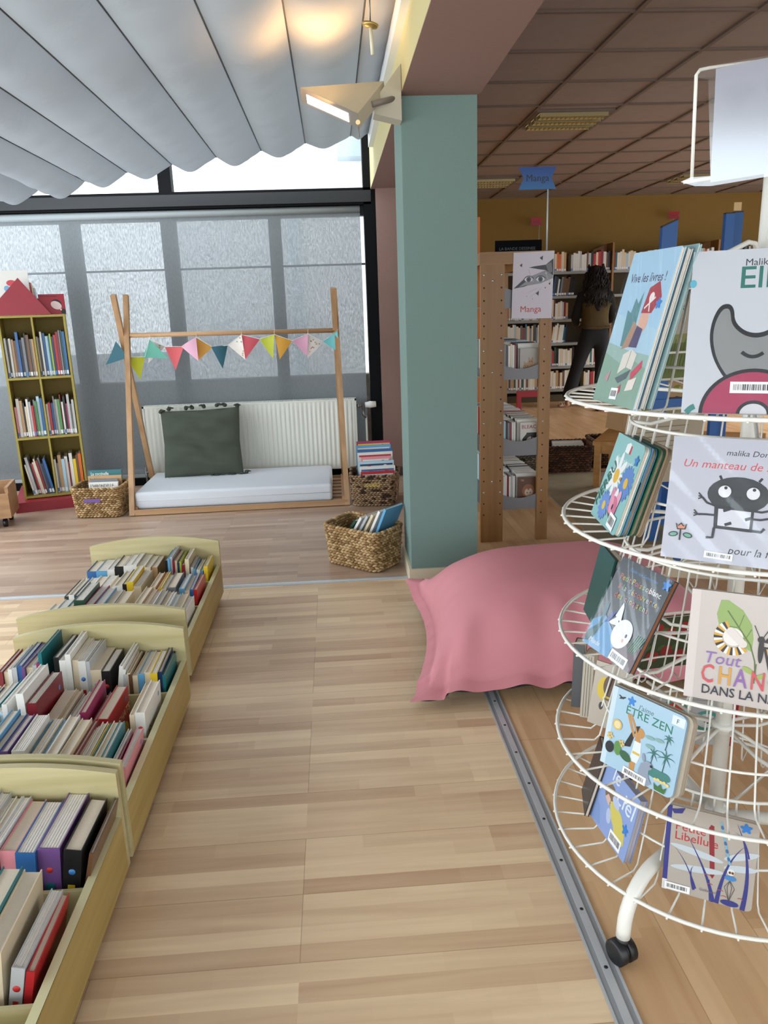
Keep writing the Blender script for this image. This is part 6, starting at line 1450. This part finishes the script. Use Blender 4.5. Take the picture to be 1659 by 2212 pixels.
# joints (local: x right, y away, z up), height 1.70, weight on right leg, left leg stretched to the left
V = [(0.0, 0, 0.93), (0.0, 0.01, 1.08), (0.0, 0.02, 1.25), (0.0, 0.01, 1.38), (0.0, 0.03, 1.46), (0.0, 0.06, 1.54), (0.0, 0.08, 1.63), (0.0, 0.08, 1.70),
     (-0.17, 0.02, 1.37), (-0.235, 0.05, 1.10), (-0.17, 0.26, 1.02), (-0.13, 0.31, 1.03),
     (0.17, 0.02, 1.37), (0.235, 0.05, 1.10), (0.20, 0.26, 1.04), (0.17, 0.32, 1.06),
     (-0.09, 0, 0.88), (-0.20, 0.02, 0.48), (-0.30, 0.02, 0.09), (-0.33, -0.07, 0.035), (0.09, 0, 0.88), (0.10, 0.03, 0.48), (0.10, 0.06, 0.09), (0.11, 0.17, 0.04)]
E_ = [(0, 1), (1, 2), (2, 3), (3, 4), (4, 5), (5, 6), (6, 7), (3, 8), (8, 9), (9, 10), (10, 11), (3, 12), (12, 13), (13, 14), (14, 15), (0, 16), (16, 17), (17, 18), (18, 19), (0, 20), (20, 21), (21, 22), (22, 23)]
Rr_ = [(0.14, 0.10), (0.12, 0.09), (0.14, 0.10), (0.13, 0.09), (0.05, 0.05), (0.07, 0.08), (0.078, 0.09), (0.05, 0.06), 0.05, 0.04, 0.03, 0.022, 0.05, 0.04, 0.03, 0.022, 0.085, 0.055, 0.036, (0.03, 0.022), 0.085, 0.055, 0.036, (0.03, 0.022)]
skin('body', V, E_, Rr_, SK, ps)
for s_, wx, wy, wz in ((-1, -0.13, 0.31, 1.03), (1, 0.17, 0.32, 1.06)):
    hv = [(wx, wy - 0.01, wz), (wx - s_ * 0.01, wy + 0.06, wz + 0.005)]; he = [(0, 1)]; hr = [(0.024, 0.016), (0.034, 0.014)]
    for k, (off, ln) in enumerate(((-0.026, 0.062), (-0.009, 0.072), (0.009, 0.068), (0.025, 0.055))):
        b = len(hv); hv += [(wx + off, wy + 0.09, wz + 0.004), (wx + off, wy + 0.09 + ln * 0.5, wz - 0.006), (wx + off * 0.9, wy + 0.09 + ln * 0.8, wz - 0.028)]; he += [(1, b), (b, b + 1), (b + 1, b + 2)]; hr += [0.010, 0.009, 0.007]
    b = len(hv); hv += [(wx - s_ * 0.035, wy + 0.04, wz), (wx - s_ * 0.055, wy + 0.075, wz - 0.008)]; he += [(0, b), (b, b + 1)]; hr += [0.011, 0.009]
    skin('hand', hv, he, hr, SK, ps, 1)
skin('black_top', [V[i] for i in (1, 2, 3, 4, 8, 9, 10, 12, 13, 14)], [(0, 1), (1, 2), (2, 3), (2, 4), (4, 5), (5, 6), (2, 7), (7, 8), (8, 9)], [(0.145, 0.11), (0.16, 0.115), (0.15, 0.105), (0.058, 0.058), 0.072, 0.060, 0.040, 0.072, 0.060, 0.040], BLKC, ps, root=1)
skin('olive_vest', [(0, 0, 0.93), (0, 0.005, 1.00), (0, 0.01, 1.12), (0, 0.01, 1.26), (0, 0.005, 1.38), (0, 0.02, 1.45)], [(0, 1), (1, 2), (2, 3), (3, 4), (4, 5)], [(0.165, 0.13), (0.178, 0.14), (0.172, 0.135), (0.178, 0.135), (0.165, 0.12), (0.075, 0.075)], OLV, ps, root=2)
skin('trousers', [(0, 0, 1.08), (0, 0, 0.93), (-0.10, 0.0, 0.82), (-0.205, 0.02, 0.48), (-0.31, 0.02, 0.075), (0.10, 0, 0.82), (0.11, 0.03, 0.48), (0.11, 0.06, 0.06)], [(0, 1), (1, 2), (2, 3), (3, 4), (1, 5), (5, 6), (6, 7)], [(0.150, 0.11), (0.165, 0.125), 0.105, 0.085, 0.095, 0.105, 0.085, 0.09], TRO, ps, root=1)
SHO = mat('#a88474', 0.6)
for (x, y, dx_, dy_) in ((-0.33, 0.0, -0.11, -0.06), (0.11, 0.06, 0.03, 0.14)):
    skin('shoe', [(x - dx_ * 0.5, y - dy_ * 0.5, 0.032), (x + dx_ * 0.4, y + dy_ * 0.4, 0.030), (x + dx_, y + dy_, 0.024)], [(0, 1), (1, 2)], [(0.036, 0.030), (0.040, 0.026), (0.030, 0.020)], SHO, ps, 1)
a = MB()
for i in range(3):
    q = i * 0.028; a.tube([Vector((-0.385 + q, -0.075 + q * .3, 0.045)), Vector((-0.395 + q, -0.035 + q * .3, 0.062)), Vector((-0.39 + q, 0.01 + q * .3, 0.045))], 0.005, mat('#e6ddd4', 0.6), 5)
a.build('shoe_straps', ps, local=True)
skin('hair', [(0, 0.05, 1.66), (0, 0.01, 1.58), (0, -0.05, 1.46), (0.0, -0.09, 1.36), (0.01, -0.11, 1.26), (0.02, -0.12, 1.18), (-0.07, 0.0, 1.50), (0.07, 0.0, 1.50), (0, 0.06, 1.73)], [(0, 1), (1, 2), (2, 3), (3, 4), (4, 5), (1, 6), (1, 7), (0, 8)], [(0.12, 0.12), (0.145, 0.12), (0.135, 0.08), (0.10, 0.05), (0.06, 0.035), (0.025, 0.02), (0.07, 0.08), (0.07, 0.08), (0.07, 0.075)], HR, ps, root=1)
a = MB(); hrg = random.Random(3)
for i in range(170):
    q = hrg.uniform(0, 2 * PI); zt_ = hrg.uniform(1.40, 1.74); rr = 0.125 * (1 if zt_ < 1.66 else 0.7)
    x = rr * math.cos(q); y = 0.02 + 0.10 * math.sin(q) - max(0, 1.5 - zt_) * 0.4
    if y > 0.06 and zt_ < 1.62: continue
    P = []; 
    for k in range(7): P.append((x * (1 + 0.06 * k) + 0.012 * math.sin(k * 2.1 + i), y - 0.008 * k + 0.012 * math.cos(k * 2.1 + i), zt_ - 0.030 * k))
    a.tube(P, [0.010, 0.011, 0.010, 0.010, 0.008, 0.006, 0.003], HR, 5)
a.build('curls', ps, local=True)
a = MB(); a.ball((0, 0.165, 1.62), 0.012, 0.02, 0.02, SK); a.ball((-0.085, 0.08, 1.62), 0.012, 0.02, 0.03, SK); a.ball((0.085, 0.08, 1.62), 0.012, 0.02, 0.03, SK)
a.ball((-0.03, 0.160, 1.645), 0.01, 0.006, 0.006, mat('#1a1614', 0.3)); a.ball((0.03, 0.160, 1.645), 0.01, 0.006, 0.006, mat('#1a1614', 0.3)); a.box(-0.022, 0.022, 0.155, 0.162, 1.575, 1.583, mat('#8c4a44', 0.5)); a.build('face', ps, local=True)
# ================================================================== FAR FLOOR FURNITURE
RUG = mat('#8d8168', 0.95, var=0.18, scale=5)
o = MB(); P = [atz(*p) for p in ((1096, 1022), (1096, 988 + 34), (1187, 1073), (1300, 1181), (1640, 1181), (1640, 1022))]
P = [P[0], P[2], P[3], Vector((3.6, P[3].y - 0.25, 0)), Vector((4.2, P[5].y, 0))]
o.prism([p + Vector((0, 0, 0.0)) for p in P][::-1], (0, 0, 0.008), RUG); rooted(o, 'rug', P[0], 'mottled grey-green rug on the library floor', 'rug')
basket([(1.62, 5.80), (1.965, 5.76), (2.01, 6.05), (1.66, 6.09)], 0.215, 'dark brown woven basket on the rug between the manga bookcase and the low table', '#4a2c1c', '#5d3a26', 'dark woven baskets in the library', lod=1.3)
basket([(2.06, 5.92), (2.36, 5.92), (2.36, 6.20), (2.08, 6.20)], 0.225, 'dark woven basket partly hidden behind the low wooden table', '#54402c', '#6b543c', 'dark woven baskets in the library', lod=1.3)
basket([(1.34, 5.70), (1.56, 5.74), (1.54, 5.96), (1.32, 5.92)], 0.20, 'grey-black woven basket glimpsed through the manga bookcase', '#5f564c', '#7a7064', 'dark woven baskets in the library', lod=1.3)
for i in range(4): book_in_basket((1.70 + 0.01 * i, 5.86 + 0.05 * i, 0.03), R(-4), R(-8), 0.24, 0.19, 0.016, (W_, C_, W_, PG)[i], '%s book in the dark basket on the rug, %s from the front' % (('white', 'cream', 'off-white', 'pale grey')[i], ORD[i]), None, 'books in the dark basket on the rug')
# low wooden table
LT = wood('#a5743a', '#bd8c4e', 0.5, 'X', 2); tb = thing('low_table', 'low wooden table whose leg stands on the rug behind the wire rack', 'table', (2.35, 5.35, 0))
xl = aty(1277, 960, 5.30).x
TT = Matrix.Translation((xl, 5.27, 0)) @ Matrix.Rotation(R(-30), 4, 'Z')
a = MB(); a.box(0, 1.1, 0, 0.66, 0.310, 0.340, LT, TT); a.build('tabletop', tb); a = MB(); a.box(0.055, 1.04, 0.018, 0.034, 0.25, 0.310, LT, TT); a.box(0.018, 0.034, 0.055, 0.60, 0.25, 0.310, LT, TT); a.build('apron', tb)
for (x, y) in ((0.01, 0.01), (1.04, 0.01), (0.01, 0.60), (1.04, 0.60)): a = MB(); a.box(x, x + 0.045, y, y + 0.045, 0.0085, 0.3098, LT, TT); a.build('leg', tb)
# dotted game panel on the table
dt = thing('dotted_panel', 'beige panel pierced with rows of teal and lime round discs behind the wire rack', 'game panel', (2.5, 5.6, 0.341))
d0 = aty(1345, 995, 5.60); d1 = aty(1480, 905, 5.60)
a = MB(); DB = mat('#b3926a', 0.6); a.box(d0.x, d1.x + 0.05, 5.60, 5.63, 0.3405, 0.86, DB); a.prism([(d0.x, 5.60, 0.3405), (d0.x, 5.60, 0.86), (d0.x - 0.015, 5.78, 0.86), (d0.x - 0.05, 5.84, 0.3405)], (-0.01, 0, 0), DB); a.build('board', dt)
cc_ = ('#1f6468', '#87932a')
k = 0
for r_ in range(6):
    for c_ in range(8):
        x = d0.x + 0.06 + c_ * 0.083; z = 0.40 + r_ * 0.083
        if x > d1.x + 0.02: continue
        a = MB(); a.tube([(x, 5.5995, z), (x, 5.594, z)], 0.029, mat(cc_[(c_ % 2)] if c_ < 4 else cc_[(c_ + r_) % 2], 0.5), 16); a.build('disc', dt)
# blue bookcase with slanted posts behind the rack
BLU = mat('#14508f', 0.45); bl_ = thing('blue_bookcase', 'bright blue bookcase with slanted-top posts behind the wire rack', 'bookcase', (1.95, 4.2, 0))
y_ = 3.95
def bpost(pa, pb, y, h0, h1, nm='post'):
    A_, B_ = aty(pa, 515, y), aty(pb, 515, y); a = MB(); a.prism([(A_.x, y, 0), (B_.x, y, 0), (B_.x, y, h1), (A_.x, y, h0)], (0, 0.03, 0), BLU); a.prism([(A_.x, y, h0), (B_.x, y, h1), (B_.x, y, h1 + 0.006), (A_.x, y, h0 + 0.006)], (0, 0.03, 0), mat('#10151c', 0.5)); a.build(nm, bl_)
z_ = lambda px, py, y: aty(px, py, y).z
bpost(1430, 1463, y_, z_(1430, 491, y_), z_(1463, 475, y_)); bpost(1565, 1584, y_, z_(1565, 462, y_), z_(1584, 461, y_)); bpost(1583, 1602, y_ + 0.05, z_(1583, 457, y_), z_(1602, 456, y_))
xa, xb = aty(1430, 515, y_).x, aty(1602, 515, y_).x
for zz_ in (0.10, 0.42, 0.74):
    a = MB(); a.box(xa, xb, y_ + 0.03, y_ + 0.30, zz_, zz_ + 0.02, BLU); a.box(xa, xb, y_ - 0.012, y_, zz_, zz_ + 0.05, BLU); a.build('ledge', bl_)
a = MB(); a.box(xa, xb, y_ + 0.30, y_ + 0.315, 0.10, 0.50, BLU); a.build('back_panel', bl_)
o = MB(); p = aty(1584, 461, y_ + 0.06); o.box(p.x, p.x + 0.038, y_ + 0.055, y_ + 0.060, p.z + 0.012, p.z + 0.052, mat('#c9a878', 0.6)); rooted(o, 'card', (p.x, y_ + 0.055, p.z + 0.01), 'small square tan card on top of the right blue post', 'card')
p = aty(1482, 955, y_ + 0.02); q = aty(1536, 915, y_ + 0.02)
o = thing('picture_book', 'dark book with yellow capitals standing on the blue bookcase ledge', 'book', (p.x, y_ + 0.035, 0.7605))
a = MB(); w_, h_ = q.x - p.x, 0.155; a.box(0, w_, 0, 0.002, 0, h_, cmat(K_)); a.box(0, w_, 0.010, 0.012, 0, h_, cmat(K_)); a.box(0, 0.002, 0.002, 0.010, 0, h_, cmat(K_)); A = Art(a, w_, h_); A.text('MEFTY', .08, .32, .30, '#d0b62c', bold=0.0008); A.text('HORS & RESERVE', .06, .80, .11, '#d8d4cc'); A.poly([(0, 0), (1, 0), (1, .2), (0, .12)], '#2a62a8'); a.build('cover', o, local=True)
a = MB(); a.box(0.002, w_ - 0.002, 0.0021, 0.0099, 0.002, h_ - 0.002, PAGEW); a.build('page_block', o, local=True)
# red chair beyond the manga shelf
RC_ = mat('#a31522', 0.45); rc = thing('red_chair', 'small red wooden chair seen through the manga bookcase', 'chair', (1.62, 6.4, 0))
for (x, y, z) in ((1.50, 6.28, 0.55), (1.73, 6.28, 0.55), (1.50, 6.52, 0.30), (1.73, 6.52, 0.30)): a = MB(); a.box(x, x + 0.035, y, y + 0.035, 0, z, RC_); a.build('leg', rc)
a = MB(); a.box(1.50, 1.765, 6.28, 6.555, 0.27, 0.295, RC_); a.build('seat', rc); a = MB(); a.box(1.50, 1.765, 6.285, 6.31, 0.55, 0.60, RC_); a.build('backrest', rc)
# red booklet lying on the floor
o = MB(); p = atz(1310, 888); o.box(p.x - 0.1, p.x + 0.22, p.y, p.y + 0.12, 0, 0.03, mat('#6a1a20', 0.6)); rooted(o, 'floor_box', p, 'low dark red box on the far floor right of the standing person', 'box')
"""library done"""
